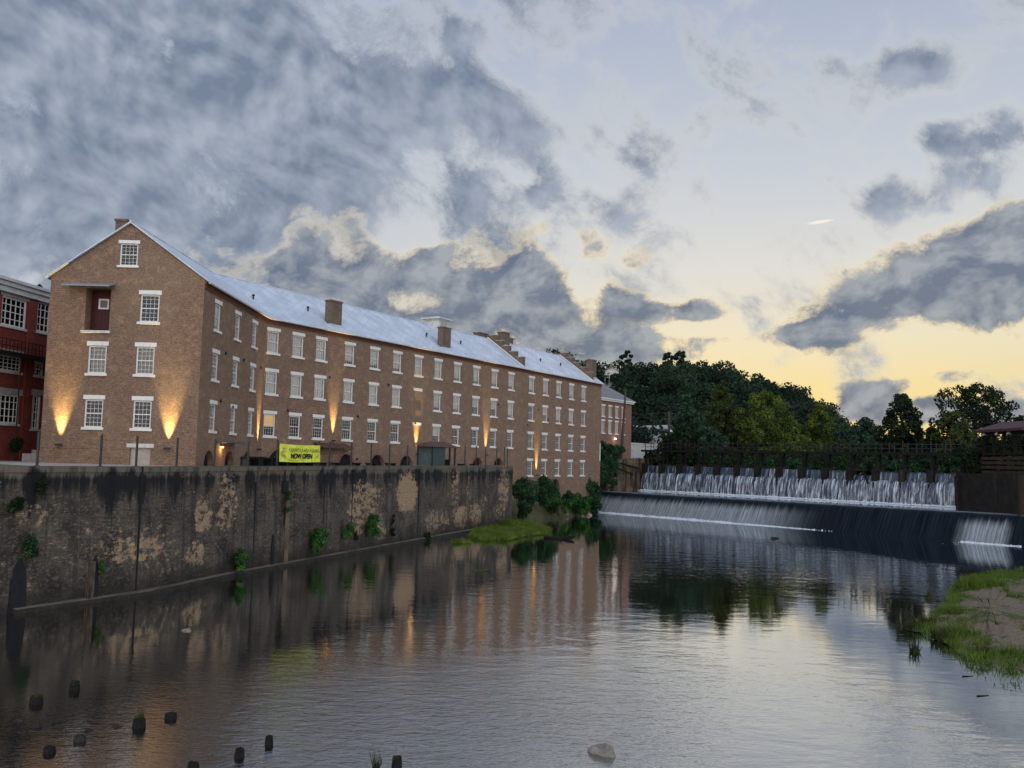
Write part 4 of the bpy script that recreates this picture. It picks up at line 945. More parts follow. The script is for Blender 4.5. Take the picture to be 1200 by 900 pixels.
CD=Vector((43.6,-50,0)).normalized(); CN=Vector((CD.y,-CD.x,0)); C0=Vector((16.3,158.9,0))+CN*2.7
def CP(s,o,z): p=C0+CD*s+CN*o; return Vector((p.x,p.y,z))
def build_lower_dam():
    prof=[(-1.2,3.40),(-.3,3.38),(.3,3.25),(.8,2.9),(1.25,2.35),(1.7,1.7),(2.15,.95),(2.6,.35),(3.0,-.1)]
    m=MB(); 
    c=[CP(-.6,-1.3,0),CP(69,-1.3,0),CP(69,.1,0),CP(-.6,.1,0)]
    P=[(-1.3,-1),(-1.3,3.3),(.2,3.1),(.7,2.75),(1.6,1.6),(2.8,-.4),(2.8,-1)]
    for (a,b) in zip(P,P[1:]): m.face(CP(-.6,a[0],a[1]),CP(-.6,b[0],b[1]),CP(69,b[0],b[1]),CP(69,a[0],a[1]))
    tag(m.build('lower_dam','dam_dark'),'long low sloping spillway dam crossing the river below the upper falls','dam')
    sheet('spillway_water','spill_water',CP,-.5,69,prof,77,.5,.05,dict(kind='structure'))
    V=MB(); rn=random.Random(14)
    for (sa,sb) in ((-.3,42),(62.5,68)):
        n=int((sb-sa)*5); row=[]
        for i in range(n+1):
            s=sa+(sb-sa)*i/n; t=min(1,(sb-s)/14) if sb<50 else .5; w=(.03+rn.uniform(0,.3)**1.3)*t; row.append([CP(s,2.62,.12*t+rn.uniform(0,.14)),CP(s,2.75+w*.5,.12*t+rn.uniform(0,.08)),CP(s,2.85+w,.003)])
        for a,b in zip(row,row[1:]):
            for k in range(2): V.face(a[k],a[k+1],b[k+1],b[k])
    V.build('foam','foam',kind='stuff',smooth=True)
    fm=MB(); rn=random.Random(8)
    for i in range(5200):
        s=rn.uniform(-.3,68.5)
        dens=1 if s<36 else (max(0,(46-s)/10)**1.5 if s<46 else (.7 if s>62 else 0))
        if rn.random()>dens: continue
        o=2.8+rn.expovariate(4.0 if rn.random()<.8 else .8); r=rn.uniform(.04,.15)*(1 if o<3.2 else .6); h=.16*math.exp(-(o-2.75)*2)*rn.random()+.012; p=CP(s,o,0)
        fm.tube([p+Vector((0,0,-.02)),p+Vector((0,0,h))],[r,r*.5],6)
    fm.build('foam','foam',kind='stuff')
def poly_mesh(name,mat,pts,z,kind='structure',**k):
    m=MB(); m.face(*[(p[0],p[1],z if len(p)<3 else p[2]) for p in pts]); return m.build(name,mat,kind=kind,**k)
def mound(name,mat,outline,h,rings=5,base=-.25,seed=1,**k):
    pts=[Vector((p[0],p[1],0)) for p in outline]; dense=[]
    for a,b in zip(pts,pts[1:]+pts[:1]):
        for j in range(5): dense.append(a.lerp(b,j/5))
    c=sum(pts,Vector())/len(pts); rnd=random.Random(seed); V=[];Fc=[]; n=len(dense)
    for r in range(rings):
        t=r/rings
        for p in dense:
            q=p.lerp(c,t); w=1+(.0 if r else 0); z=base+(h-base)*math.sin(t*math.pi/2*1.05)**.8 if r else base
            V.append((q.x+rnd.uniform(-.1,.1),q.y+rnd.uniform(-.1,.1),z+(rnd.uniform(-.06,.08) if r else 0)))
    V.append((c.x,c.y,h))
    for r in range(rings-1):
        for i in range(n): a=r*n+i; b=r*n+(i+1)%n; Fc.append((a,b,b+n,a+n))
    for i in range(n): Fc.append(((rings-1)*n+i,(rings-1)*n+(i+1)%n,rings*n))
    m=MB(); m.v=V; m.f=Fc; return m.build(name,mat,smooth=True,kind='structure',**k)
def inside(p,poly):
    c=False; n=len(poly)
    for i in range(n):
        a,b=poly[i],poly[(i+1)%n]
        if (a[1]>p[1])!=(b[1]>p[1]) and p[0]<(b[0]-a[0])*(p[1]-a[1])/(b[1]-a[1])+a[0]: c=not c
    return c
def hill_z(X,Y):
    Yc=max(Y,150.); px=600+1080*X/Yc
    xs=[300,560,640,690,720,760,800,830,860,890,910,940,965,990,1005,1030,1060,1100,1500]; ys=[440,415,412,421,419,422,418,421,428,435,445,459,471,486,500,513,524,528,530]
    yc=np.interp(px,xs,ys); crest=8.2+((539+(px-600)*.025)-yc)*300/1080-9.
    crest=max(crest,9.5); t=min(1,max(0,(Y-212)/88)); t=t*t*(3-2*t)
    far=max(0,Y-300)*.05
    return 9.2+(crest-9.2)*t-far*.3
def upq(X,Y): return (X-U0.x)*(-UN.x)+(Y-U0.y)*(-UN.y)
def build_land():
    poly_mesh('ground','ground_soil',[(-4000,-4000),(4000,-4000),(4000,5000),(-4000,5000)],-1.6)
    m=MB(); m.face((-90,-160,0),(140,-160,0),(140,175,0),(-90,175,0)); m.build('river_water','river_water',kind='structure')
    a,b=CP(-1,-.9,3.37),CP(69.5,-.9,3.37); c,d=UP_(ULEN+4,-1,3.37),UP_(-8,-1,3.37)
    m=MB(); m.face(a,b,c,d); m.build('pool_water','pool_water',kind='structure')
    a,b=UP_(-14,-1.8,7.83),UP_(ULEN+20,-1.8,7.83); c,d=UP_(ULEN+60,-60,7.83),UP_(-14,-60,7.83)
    m=MB(); m.face(a,b,c,d); m.build('reservoir_water','pool_water',kind='structure')
    # terrace behind the wall
    P3=[Vector((p[0],p[1],0)) for p in WALL]; e=F2(0,0,0)
    tp=[(-44.3,19.4)]+[(p[0]-.3,p[1]+.15) for p in WALL[1:]]+[(-3.9,121.3),(-14,128),(-320,128),(-320,19.4)]
    poly_mesh('terrace','path_gravel',tp,7.12)
    poly_mesh('lawn','grass_ground',[(-70,45),(-27.5,52.5),(-27.0,54.2),(-36.5,61.5),(-39.0,66),(-44,66),(-70,62)],7.135)
    m=MB(); q=[(-33,56.5),(-29.5,58.0),(-36.8,69.2),(-43,68)] 
    # slope between the mill foot and the river
    bk=[F2(46,-.0,0),F2(52,0,0),F2(60,0,0),F2(70,0,0),F2(76.5,0,0)]; wl=[atz(600,612,0),atz(628,609,0),atz(655,606,0),atz(680,604,0),atz(699,599.5,0)]
    m=MB(); rn=random.Random(2); G=[]
    for i in range(21):
        t=i/20*4; k=min(3,int(t)); f=t-k; A=bk[k].lerp(bk[k+1],f); B=wl[k].lerp(wl[k+1],f); row=[]
        for j in range(9):
            u=j/8; p=A.lerp(B,u*1.15); row.append((p.x,p.y,max(-.5,2.9*(1-u)**.8-.2+rn.uniform(-.12,.12))))
        G.append(row)
    for i in range(20):
        for j in range(8): m.face(G[i][j],G[i][j+1],G[i+1][j+1],G[i+1][j])
    m.build('river_bank','ground_soil',smooth=True,kind='structure')
    # ground beyond mill and left abutment
    poly_mesh('yard','ground_soil',[(-320,128),(-14,128),(4,159.5),(13.5,159.2),(22,168),(34,182),(60,230),(-320,230)],8.9)
    # hill
    V=[];Fc=[]; xs=np.arange(-130,420,7.); ys=np.arange(150,620,7.)
    for y in ys:
        for x in xs:
            q=upq(x,y); z=hill_z(x,y)
            if q<20: z=6.0+max(0,(q-12)/8)*(z-6.0) if q>12 else -1.5
            if x<20 and y<212: z=min(z,8.6)
            V.append((x,y,z))
    nx=len(xs)
    for j in range(len(ys)-1):
        for i in range(nx-1): a=j*nx+i; Fc.append((a,a+1,a+nx+1,a+nx))
    m=MB(); m.v=V; m.f=Fc; m.build('hill','hill_soil',smooth=True,kind='structure')
    # right bank out of view
    m=MB(); E=[(57.8,100),(50,70),(44,40),(36,10),(34,-60)]
    for a,b in zip(E,E[1:]):
        m.face((a[0],a[1],-.4),(b[0],b[1],-.4),(b[0]+9,b[1],4),(a[0]+9,a[1],4)); m.face((a[0]+9,a[1],4),(b[0]+9,b[1],4),(b[0]+90,b[1],6),(a[0]+90,a[1],6))
    m.build('far_bank','grass_ground',kind='structure')
def hill_woods():
    rnd=random.Random(21); bl=[]
    y=213.
    while y<318:
        x0=y*(-.05) if y<330 else 0; x=x0-14; x1=y*.60
        while x<x1:
            X=x+rnd.uniform(-2.4,2.4); Yy=y+rnd.uniform(-3,3); z=hill_z(X,Yy); px=600+1080*X/Yy
            r=rnd.uniform(3.2,5.6)*(1 if px<1000 else .8); hgt=rnd.uniform(5.0,10)
            if z<10.5 and rnd.random()<.2: x+=6; continue
            if 709<px<729 and 258<Yy<296: x+=5; continue
            for k in range(5): bl.append((X+rnd.uniform(-.55,.55)*r,Yy+rnd.uniform(-.55,.55)*r,z+hgt*.62+rnd.uniform(-.5,.45)*r,r*rnd.uniform(.38,.62)))
            bl.append((X,Yy,z+hgt*.4,r*.8)); x+=rnd.uniform(5.2,8.5)
        y+=6.3
    leaves('wooded_hillside','leaf_hill',bl,230000,.42,tags=dict(kind='stuff'),flat_=.8)
# ---------------- things ----------------
def cone(q): return .16+.84*math.sin(min(1,(1-q)*1.25)*math.pi/2)*(.65+.35*math.sin(q*3+.3)) if q<.98 else .08
def rnd_(q): return math.sin(min(1,max(.02,(q*.86+.13)))*math.pi)**.55
def spread(q): return math.sin(min(1,max(.02,q*.95))*math.pi)**.5*(.75+.35*q)
def build_trees():
    G='trees along the water above the dam'
    def T(px,pt,half,Y,shape,mat,name,label,n=6500,leaf=.26,zb=8.6,low=.12,nb=40,tr=.3,g=G,brs=(.17,.32)):
        top=aty(px,pt,Y); sc=Y/F; return tree(name,(top.x,Y,zb),top.z-zb,half*sc,shape,mat,label,'tree',g,n,leaf,tr,low,nb,brs)
    T(847,447,31,186,cone,'leaf_conifer','cypress_tree','tall dark olive pointed tree left of the broad yellow-green tree above the dam',9500,.22,nb=64,brs=(.14,.26))
    T(896,459,42,184,rnd_,'leaf_olive','broadleaf_tree','broad yellow-green tree rising highest over the middle of the upper dam',15000,.23,nb=90,low=.06,brs=(.12,.24))
    T(935,510,26,178,rnd_,'leaf_olive','broadleaf_tree','low yellowish tree filling the gap right of the broad yellow-green tree',5000,.25)
    T(963,472,24,188,rnd_,'leaf_olive','broadleaf_tree','slim yellow-green round-topped tree in front of the end of the hill',6500,.25)
    T(941,500,16,182,cone,'leaf_conifer','cypress_tree','short dark pointed tree just left of the slim yellow-green tree',3000,.25)
    T(1058,462,44,158,cone,'leaf_dark','cypress_tree','black-green tree with ragged peak standing against the yellow sky',13000,.21,nb=90,low=.04,brs=(.11,.22))
    T(1142,452,56,150,spread,'leaf_dark','broadleaf_tree','tall spreading dark tree with open crown behind the gatehouse',12000,.19,nb=84,low=.22,tr=.4,brs=(.08,.19))
    T(1118,482,26,146,rnd_,'leaf_conifer','broadleaf_tree','dark olive tree leaning below the tall spreading tree',6000,.2,low=.05)
    T(1015,489,21,205,rnd_,'leaf_teal','broadleaf_tree','small blue-green round tree at the foot of the hill left of the ragged dark tree',4000,.3)
    T(1092,500,20,150,cone,'leaf_dark','cypress_tree','low dark tree filling the dip between the two tallest right-hand trees',4500,.2)
    T(805,463,22,205,rnd_,'leaf_teal','broadleaf_tree','blue-green domed tree on the lower hillside left of the pointed olive tree',5000,.3)
    T(1196,488,22,160,rnd_,'leaf_dark','broadleaf_tree','dark tree at the right border behind the maroon gatehouse roof',3500,.25)
    T(800,498,32,180,rnd_,'leaf_dark','broadleaf_tree','low dark bushy tree hiding the foot of the white houses',7000,.25,low=.02)
    T(765,531,12,176,rnd_,'leaf_dark','broadleaf_tree','small dark bush-like tree in front of the low white wall',3000,.22,low=.02)
    T(836,505,20,176,rnd_,'leaf_teal','broadleaf_tree','low blue-green tree at the foot of the pointed olive tree',3500,.25,low=.02)
    T(985,515,22,172,rnd_,'leaf_conifer','broadleaf_tree','low dark green tree right of the slim yellow-green tree',4000,.22,low=.02)
    T(1022,520,20,165,rnd_,'leaf_teal','broadleaf_tree','low pale green tree between hill and ragged dark tree',4000,.22,low=.02)
    for px,pt,lab in ((797,411,'tall thin open-crowned tree breaking the skyline at the middle of the hilltop'),(783,413,'thin open-crowned tree on the hilltop just left of the tallest open one'),(735,411,'open-crowned tree on the hilltop above the white hillside house')):
        T(px,pt,10,292,spread,'leaf_hill','hilltop_tree',lab,900,.42,zb=hill_z((px-600)/1080*292,292),low=.4,nb=14,tr=.25,g='tall trees breaking the hilltop skyline')
    T(46,335,11,112,rnd_,'leaf_dark','broadleaf_tree','dark treetop showing above the white cornice of the red building',2500,.25,zb=8,g=None)
    # undergrowth behind the dam and along the reservoir
    bl=[]; rn=random.Random(9)
    for s in np.arange(-4,ULEN+10,1.6):
        for o in (-15,-19,-24):
            p=UP_(s+rn.uniform(-.8,.8),o+rn.uniform(-1.5,1.5),7.9+rn.uniform(.2,2.0)); bl.append((p.x,p.y,p.z,rn.uniform(1.0,2.0)))
    leaves('undergrowth','leaf_dark',bl,26000,.22,tags=dict(kind='stuff'))
    bl=[]
    for i in range(70):
        s=rn.uniform(5,ULEN); p=UP_(s,rn.uniform(-14.5,-13),8.0+rn.uniform(0,1.0)); bl.append((p.x,p.y,p.z,rn.uniform(.5,1.0)))
    leaves('undergrowth','leaf_ivy',bl,6000,.18,tags=dict(kind='stuff'))
def build_left_abutment():
    A=Vector((15.5,160.5,0)); B=Vector((23.6,166.6,0)); d=(B-A).normalized(); n=Vector((-d.y,d.x,0))
    # main block along the pool's left end
    R=empty('dam_abutment',(18,163,3.4),'tan stained concrete abutment between the ivy and the upper falls','abutment')
    m=MB(); q=[CP(-1.2,-4.3,0),UP_(-.4,.6,0),UP_(-.4,-3,0),UP_(-7,-5,0),CP(-7,-4.7,0)]
    b=[(p.x,p.y,-1) for p in q]; zt=[8.0,9.1,9.1,9.1,8.4]; t=[(p.x,p.y,z) for p,z in zip(q,zt)]
    i=len(m.v); m.v+=b+t; N=5
    for k in range(N): m.f.append((i+k,i+(k+1)%N,i+N+(k+1)%N,i+N+k))
    m.f.append(tuple(i+N+k for k in range(N))); m.build('block','dam_concrete',R)
    m=MB(); a,c=q[0].lerp(q[1],.62),q[1]; dd=(c-a).normalized(); nn=Vector((dd.y,-dd.x,0)); p4=[a+nn*.35,c+nn*.1,c,a]; m.hexa([(x.x,x.y,3.0) for x in p4],[(x.x,x.y,8.7) for x in p4]); m.build('buttress','dam_concrete',R)
    # timbers resting on it
    for k,(x0,y0,x1,y1) in enumerate(((722,548,742,556),(727,543,750,549))):
        p=onplane(x0,y0,q[0]+nn*.6,q[1]+nn*.6); r=onplane(x1,y1,q[0]+nn*.6,q[1]+nn*.6); b=MB(); b.tube([p,r],[.14,.1],6); tag(b.build('fallen_branch','dark_timber',loc=p),('dark fallen branch hanging on the face of the tan abutment, the lower one','upper dark fallen branch on the tan abutment near the falls')[k],'branch')
    # sloping wing wall at the spillway's left edge
    m=MB(); w=Vector((-.9,-.1,0)); p0=CP(-.9,-1.5,0); p1=CP(-.9,3.6,0)
    top0,top1=4.7,.6
    m.hexa([(p1.x,p1.y,-1),(p0.x,p0.y,-1),(p0.x+w.x,p0.y+w.y,-1),(p1.x+w.x,p1.y+w.y,-1)],[(p1.x,p1.y,top1),(p0.x,p0.y,top0),(p0.x+w.x,p0.y+w.y,top0),(p1.x+w.x,p1.y+w.y,top1)])
    tag(m.build('wing_wall','dam_concrete'),'sloping pinkish concrete wing wall at the left end of the lower dam','wing wall')
    g=MB(); p=atz(712,575,3.5); g.tube([p,p+Vector((0,0,1.3))],[.08,.08],6); g.tube([p+Vector((0,0,1.2)),p+Vector((0,0,1.35))],[.12,.1],6); tag(g.build('mooring_post','black_metal',loc=p),'short black post standing at the left end of the spillway crest','post')
    # ivy
    rn=random.Random(4); bl=[]
    for (px,py,Y,r) in ((697,575,150,1.6),(694,590,149,1.6),(703,560,154,1.7),(708,545,157,1.6),(712,530,160,1.5),(716,524,162,1.4),(707,552,156,1.5),(699,582,151,1.4),(716,560,158,1.0),(719,540,160,1.2),(690,568,149,1.3),(712,548,158,1.5),(721,528,163,1.1),(716,570,158,.7),(718,552,159,.9),(726,530,164,.8),(704,535,157,1.2),(706,524,160,1.1)):
        p=aty(px,py,Y)
        for k in range(3): bl.append((p.x+rn.uniform(-.6,.6),p.y+rn.uniform(-.6,.6),p.z+rn.uniform(-.7,.7),r*rn.uniform(.45,.75)))
    leaves('ivy','leaf_ivy',bl,12000,.17,loc=(14.5,157,3),tags=dict(label='thick green ivy climbing the mill corner and the abutment',cat='ivy'))
    G='shrubs at the foot of the mill'
    for (px,py,w,h,Y,mat,lab) in ((618,578,34,44,123,'leaf_ivy','dark rounded shrub filling the corner between wall end and mill'),(640,575,30,34,128,'leaf_ivy','dark green shrub in front of the mill cellar arches'),(655,590,34,24,133,'leaf_shrub','low bright green shrub on the bank below the last mill arch'),(681,590,30,24,140,'leaf_shrub','leafy green shrub on the bank under the mill corner'),(613,598,20,20,121,'leaf_ivy','small dark shrub at the water beside the wall end'),(697,592,18,24,146,'leaf_ivy','dark grassy shrub by the foot of the wing wall'),(668,583,18,14,138,'leaf_ivy','small dark shrub against the mill wall between two larger ones')):
        c=aty(px,py,Y); sc=Y/F; bl=[]
        for k in range(16):
            a=rn.random()*math.tau; r=rn.random()**.5; bl.append((c.x+math.cos(a)*r*w*sc*.38,c.y+rn.uniform(-1,1),c.z+math.sin(a)*r*h*sc*.38,min(w,h)*sc*rn.uniform(.14,.24)))
        root=empty('shrub',(c.x,c.y,c.z-h*sc/2),lab,'shrub',G); leaves('foliage',mat,bl,3200,.14,root)
        m=MB()
        for k in (0,5,9): m.tube([(c.x,c.y,c.z-h*sc*.6),Vector(bl[k][:3])],[.07,.02],5,False)
        m.build('stem','bark',root)
    for i,(px,py,w,h,mat,lab) in enumerate(((625,606,2.2,1.0,'blue_rock','blue-grey rock slab at the waterline, leftmost below the shrubs'),(641,604.5,3.2,1.3,'blue_rock','long blue-grey rock slab in the middle of the bank below the shrubs'),(656,604,2.6,1.0,'blue_rock','blue-grey rock touching the pinkish ledge at the waterline'),(672,602.5,3.4,1.2,'pink_rock','pinkish rock ledge at the waterline below the mill corner'),(688,603,1.6,.8,'pink_rock','small pinkish rock next to the lower dam'),(612,609,1.6,.7,'wet_rock','dark rock at the foot of the wall end'))):
        rock('bank_rock',atz(px,py,.1),(w,w*.8,h),mat,lab,'rock',30+i,'rocks along the mill bank')
def build_right():
    R=empty('right_abutment',(59,115,3.4),'black stained masonry abutment at the right end of the upper dam','abutment')
    q=[Vector((59.35,123.2,0)),Vector((58.4,106.3,0)),Vector((84,103,0)),Vector((84,126,0))]
    q=[q[0],q[3],q[2],q[1]]; q=q[::-1]
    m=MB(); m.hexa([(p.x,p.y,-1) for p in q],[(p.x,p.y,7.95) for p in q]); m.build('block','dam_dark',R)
    m=MB(); A=Vector((59.35,123.2,0)); B=Vector((58.4,106.3,0)); d=(B-A).normalized(); n=Vector((d.y,-d.x,0))
    obox(m,A,d,.3,1.5,-.3,.1,2.5,7.6)
    m.build('buttress','dam_dark',R)
    # gatehouse: open timber shed
    G=empty('gatehouse',(65,112,7.95),'dark open-sided gatehouse with long maroon roof on the right abutment','gatehouse')
    x0,x1,y0,y1=59.6,71,106.8,116.8
    m=MB(); m.box(x0,x1,y0,y1,8.0,8.35)
    for z in (8.6,9.15,9.7): m.box(x0-.05,x0+.05,y0,y1,z,z+.35); m.box(x0,x1,y0-.05,y0+.05,z,z+.35)
    m.build('plank_wall','timber_plank',G)
    for yy in np.linspace(y0+.15,y1-.15,5):
        m=MB(); m.box(x0+.1,x0+.38,yy-.14,yy+.14,8.352,13.1); m.build('post','dark_timber',G)
    for yy in np.linspace(y0+.15,y1-.15,3):
        m=MB(); m.box(x1-.3,x1,yy-.14,yy+.14,8.352,13.1); m.build('post','dark_timber',G)
    m=MB(); m.box(x0+.05,x1,y0,y1,10.3,10.5); m.box(x0,x0+.3,y0,y1,12.8,13.1); m.box(x0+.05,x0+.15,y0,y1,11.3,11.4); m.build('beam','dark_timber',G)
    m=MB(); m.hexa([(x0-.7,y0-.6,13.1),(x1+.7,y0-.6,13.1),(x1+.7,y1+.6,13.1),(x0-.7,y1+.6,13.1)],[(x0-.7,y0-.6,13.4),(x1+.7,y0-.6,13.4),(x1+.7,y1+.6,13.4),(x0-.7,y1+.6,13.4)])
    xm=(x0+x1)/2
    m.hexa([(x0-.7,y0-.6,13.403),(x1+.7,y0-.6,13.403),(x1+.7,y1+.6,13.403),(x0-.7,y1+.6,13.403)],[(xm-3,y0-.4,14.5),(xm+3,y0-.4,14.5),(xm+3,y1+.4,14.5),(xm-3,y1+.4,14.5)]); m.build('roof','maroon_roof',G)
    for k,yy in enumerate((110.2,112.9,115.9)):
        m=MB(); m.tube([(x0-.1,yy,12.75),(x0-.1,yy,13.05)],[.28,.10],10); m.build('sky_glint','old_white',G)  # white cones added for bright sky glints between leaves, no lamps here
    m=MB(); m.tube([(x0+2,y0+4,8.35),(x0+2,y0+4,9.9)],[.12,.12],8); m.tube([(x0+1.5,y0+4,9.9),(x0+2.5,y0+4,9.9)],[.05,.05],6); m.build('gate_wheel','black_metal',G)
    rn=random.Random(16); bl=[(59.6+rn.uniform(-.3,3),rn.uniform(117,123.5),8.2+rn.uniform(0,3.2),rn.uniform(.5,1.1)) for _ in range(26)]
    r=empty('shrub',(60.5,120,8),'dark leafy shrub between the end of the walkway and the gatehouse','shrub'); leaves('foliage','leaf_dark',bl,4500,.16,r)
    m=MB(); m.tube([(60.5,120,7.9),(60.8,120,10)],[.09,.03],5); m.build('stem','bark',r)
    # low wing wall in the river
    m=MB(); p=[Vector((56.6,106.4,0)),Vector((58.5,101.5,0)),Vector((75,99,0)),Vector((75,106,0))]
    m.hexa([(55.9,106.2,-1),(57.6,100.6,-1),(75,97,-1),(75,106.2,-1)],[(58.2,105.6,1.55),(59.0,102.8,1.55),(75,100,1.75),(75,106.1,1.75)])
    tag(m.build('wing_wall','dam_dark'),'low dark sloping concrete wing wall at the right end of the lower dam','wing wall')
    rn=random.Random(6); bl=[]
    for k in range(26):
        bl.append((rn.uniform(58.6,63),rn.uniform(101.5,105.5),rn.uniform(1.9,3.9),rn.uniform(.35,.7)))
    r=empty('shrub',(60,103.5,1.6),'green shrub on the low wing wall at the right border','shrub'); leaves('foliage','leaf_ivy',bl,3500,.13,r)
    m=MB(); m.tube([(60,103.5,1.5),(60.3,103.4,3.2)],[.08,.03],5); m.build('stem','bark',r)
SAND=[(1112,693),(1126,680),(1160,672),(1200,668),(1260,668),(1330,760),(1290,830),(1200,812),(1168,800),(1132,776),(1102,752),(1070,740),(1074,728),(1098,718),(1108,706)]
ISLE=[(549,630),(556,621),(578,614),(605,611),(626,615),(648,623),(641,627),(618,629),(595,635),(565,635)]
def grass_in(name,mat,poly,zf,dens,n,h,w,rn,mask=None,tags={}):
    xs=[p[0] for p in poly]; ys=[p[1] for p in poly]; out=[]; t=0
    while len(out)<n and t<n*60:
        t+=1; p=(rn.uniform(min(xs),max(xs)),rn.uniform(min(ys),max(ys)))
        if not inside(p,poly): continue
        if mask and rn.random()>mask(p): continue
        out.append((p[0],p[1],zf(p)))
    return blades(name,mat,out,h,w,tags=tags)
def build_bars():
    rn=random.Random(12)
    sp=[atz(x,y,0) for x,y in SAND]; mound('sand_bar','bank_sand',[(p.x,p.y) for p in sp],.38,6)
    P=[(p.x,p.y) for p in sp]; cen=(sum(p[0] for p in P)/len(P),sum(p[1] for p in P)/len(P))
    from mathutils import noise as mn
    def mask(p): 
        v=mn.noise(Vector((p[0]*.32,p[1]*.22,1.7)))+.5*mn.noise(Vector((p[0]*.9,p[1]*.7,4))); return 1 if v>-.12 else .07
    def zf(p): return .12
    grass_in('bank_grass','grass_bank',P,zf,1,22000,.29,.022,rn,mask,dict(kind='stuff'))
    # reeds at its far corner and along the edge
    G='grass clumps along the sand bar'
    cl=[(1137,692,.9,1.0,420),(1155,690,.8,.8,300),(1172,690,.5,.8,160),(1178,698,.35,.7,90),(1118,722,.5,.7,160),(1072,738,.35,.6,110),(1065,737,.25,.4,70),(1101,748,.4,.6,130),(1110,752,.4,.5,110),(1086,731,.5,.5,140),(1140,722,.7,.5,200),(1190,705,.6,.7,200),(1150,765,.5,.35,120),(1190,770,.6,.5,200),(1130,745,.7,.5,200)]
    words=['tall bright reed clump at the far corner of the sand bar','reed clump just right of the tallest one on the far edge of the sand bar','narrow green tuft near the far edge of the sand bar, before the right border','thin dark tuft standing on bare sand at the far edge','dark tuft on the inner edge of the sand bar behind its tip','dark tuft on the very tip of the sand bar','smallest tuft standing in water just off the tip of the sand bar','tuft in shallow water below the tip of the sand bar','tuft in shallow water right of the one below the tip','low tuft just behind the tip of the sand bar','broad low clump on the green middle of the sand bar','leafy clump at the right border near the far edge','short tuft on the lower bare sand','leafy clump at the right border on the lower sand','broad clump above the waterline in the middle of the bar']
    for (x,y,r,h,n),lab in zip(cl,words):
        p=atz(x,y,.08); pts=[]
        for k in range(n): a=rn.random()*math.tau; q=r*rn.random()**.6; pts.append((p.x+math.cos(a)*q,p.y+math.sin(a)*q,.05))
        blades('grass_clump','grass_bank' if h>.45 and x>1110 else 'grass_dark',pts,h,.03,loc=(p.x,p.y,0),lean=.25,tags=dict(label=lab,cat='grass clump',group=G))
    for (x,y,lab) in ((1088,701,'dark leafy twig standing out of the water left of the sand bar far corner'),(1072,764,'lone dark tuft standing in open water below the sand bar tip')):
        p=atz(x,y,0); pts=[(p.x+rn.uniform(-.18,.18),p.y+rn.uniform(-.18,.18),-.02) for _ in range(60)]; blades('grass_clump','grass_dark',pts,.55,.03,loc=(p.x,p.y,0),lean=.3,tags=dict(label=lab,cat='grass clump',group='tufts standing in the river'))
    for k,(x,y,lab) in enumerate(((1128,792,'short dark stick floating by the lower edge of the sand bar'),(1145,815,'longer dark stick lying in the shallows below the sand bar'))):
        p=atz(x,y,.03); b=MB(); b.tube([p+Vector((0,0,-.02)),p+Vector((.5,.15,-.03))],[.035,.02],6); tag(b.build('stick','dark_timber',loc=p),lab,'stick')
    ip=[atz(x,y,0) for x,y in ISLE]; mound('grass_island','grass_ground',[(p.x,p.y) for p in ip],.32,5)
    P2=[(p.x,p.y) for p in ip]; c2=(sum(p[0] for p in P2)/len(P2),sum(p[1] for p in P2)/len(P2))
    def zf2(p): return .12
    grass_in('island_grass','grass_bright',P2,zf2,1,15000,.42,.03,rn,None,dict(kind='stuff'))
    for k,(x,y,w,h,n,lab) in enumerate(((540,636,1.0,.35,500,'low bright grass patch in the water just left of the grass island'),(597,618,1.4,.75,700,'taller grass tuft on the top of the grass island'))):
        p=atz(x,y,.05); pts=[]
        for _ in range(n): a=rn.random()*math.tau; q=w*rn.random()**.6; pts.append((p.x+math.cos(a)*q,p.y+math.sin(a)*q,.05 if k==0 else .3))
        blades('grass_clump','grass_bright',pts,h,.035,loc=(p.x,p.y,0),tags=dict(label=lab,cat='grass clump'))
    p=atz(655,631,.05); b=MB(); b.tube([p+Vector((-1.6,.2,.1)),p,p+Vector((1.6,-.4,.25))],[.16,.2,.1],7); b.tube([p,p+Vector((.4,0,.6))],[.08,.03],5); tag(b.build('drift_log','dark_timber',loc=p),'dark drift log in the water off the right tip of the grass island','log')
    p=atz(563,669,.02); m=MB(); m.tube([p+Vector((-.6,0,-.05)),p+Vector((.7,.15,.05))],[.12,.06],7); tag(m.build('drift_log','moss',loc=p),'thin greenish drift log lying flat in the river below the grass island','log')
    p=atz(908,631,.02); rock('river_rock',p,(1.5,.7,.4),'wet_rock','small dark rock in the river below the lower dam','rock',71)
    p=atz(706,883,-.02); rock('river_rock',p,(.85,.6,.6),'rock','smooth brown rock standing in the river at the bottom of the picture','rock',72)
    # weathered piling stumps
    G='old piling stumps in the river'
    st=[(87,808,.30,.42,'broken piling stump farthest from the camera at the left'),(43,824,.30,.36,'short wide stump near the left border, upper one'),(163,852,.26,.45,'pointed stump with a thin shoot beside the left riffle'),(200,842,.26,.28,'low rounded stump at the right end of the left riffle'),(93,868,.26,.24,'low brown-topped stump in the middle of the left riffle'),(57,882,.24,.26,'flat dark stump near the lower left corner'),(226,902,.22,.30,'stump cut off by the bottom edge left of the pair'),(281,887,.19,.36,'shorter of the two square dark stumps near the bottom'),(315,873,.18,.42,'taller of the two square dark stumps near the bottom'),(465,899,.20,.42,'mossy topped stump at the bottom edge with grass beside it'),(441,903,.16,.26,'low stump with dry grass left of the mossy stump')]
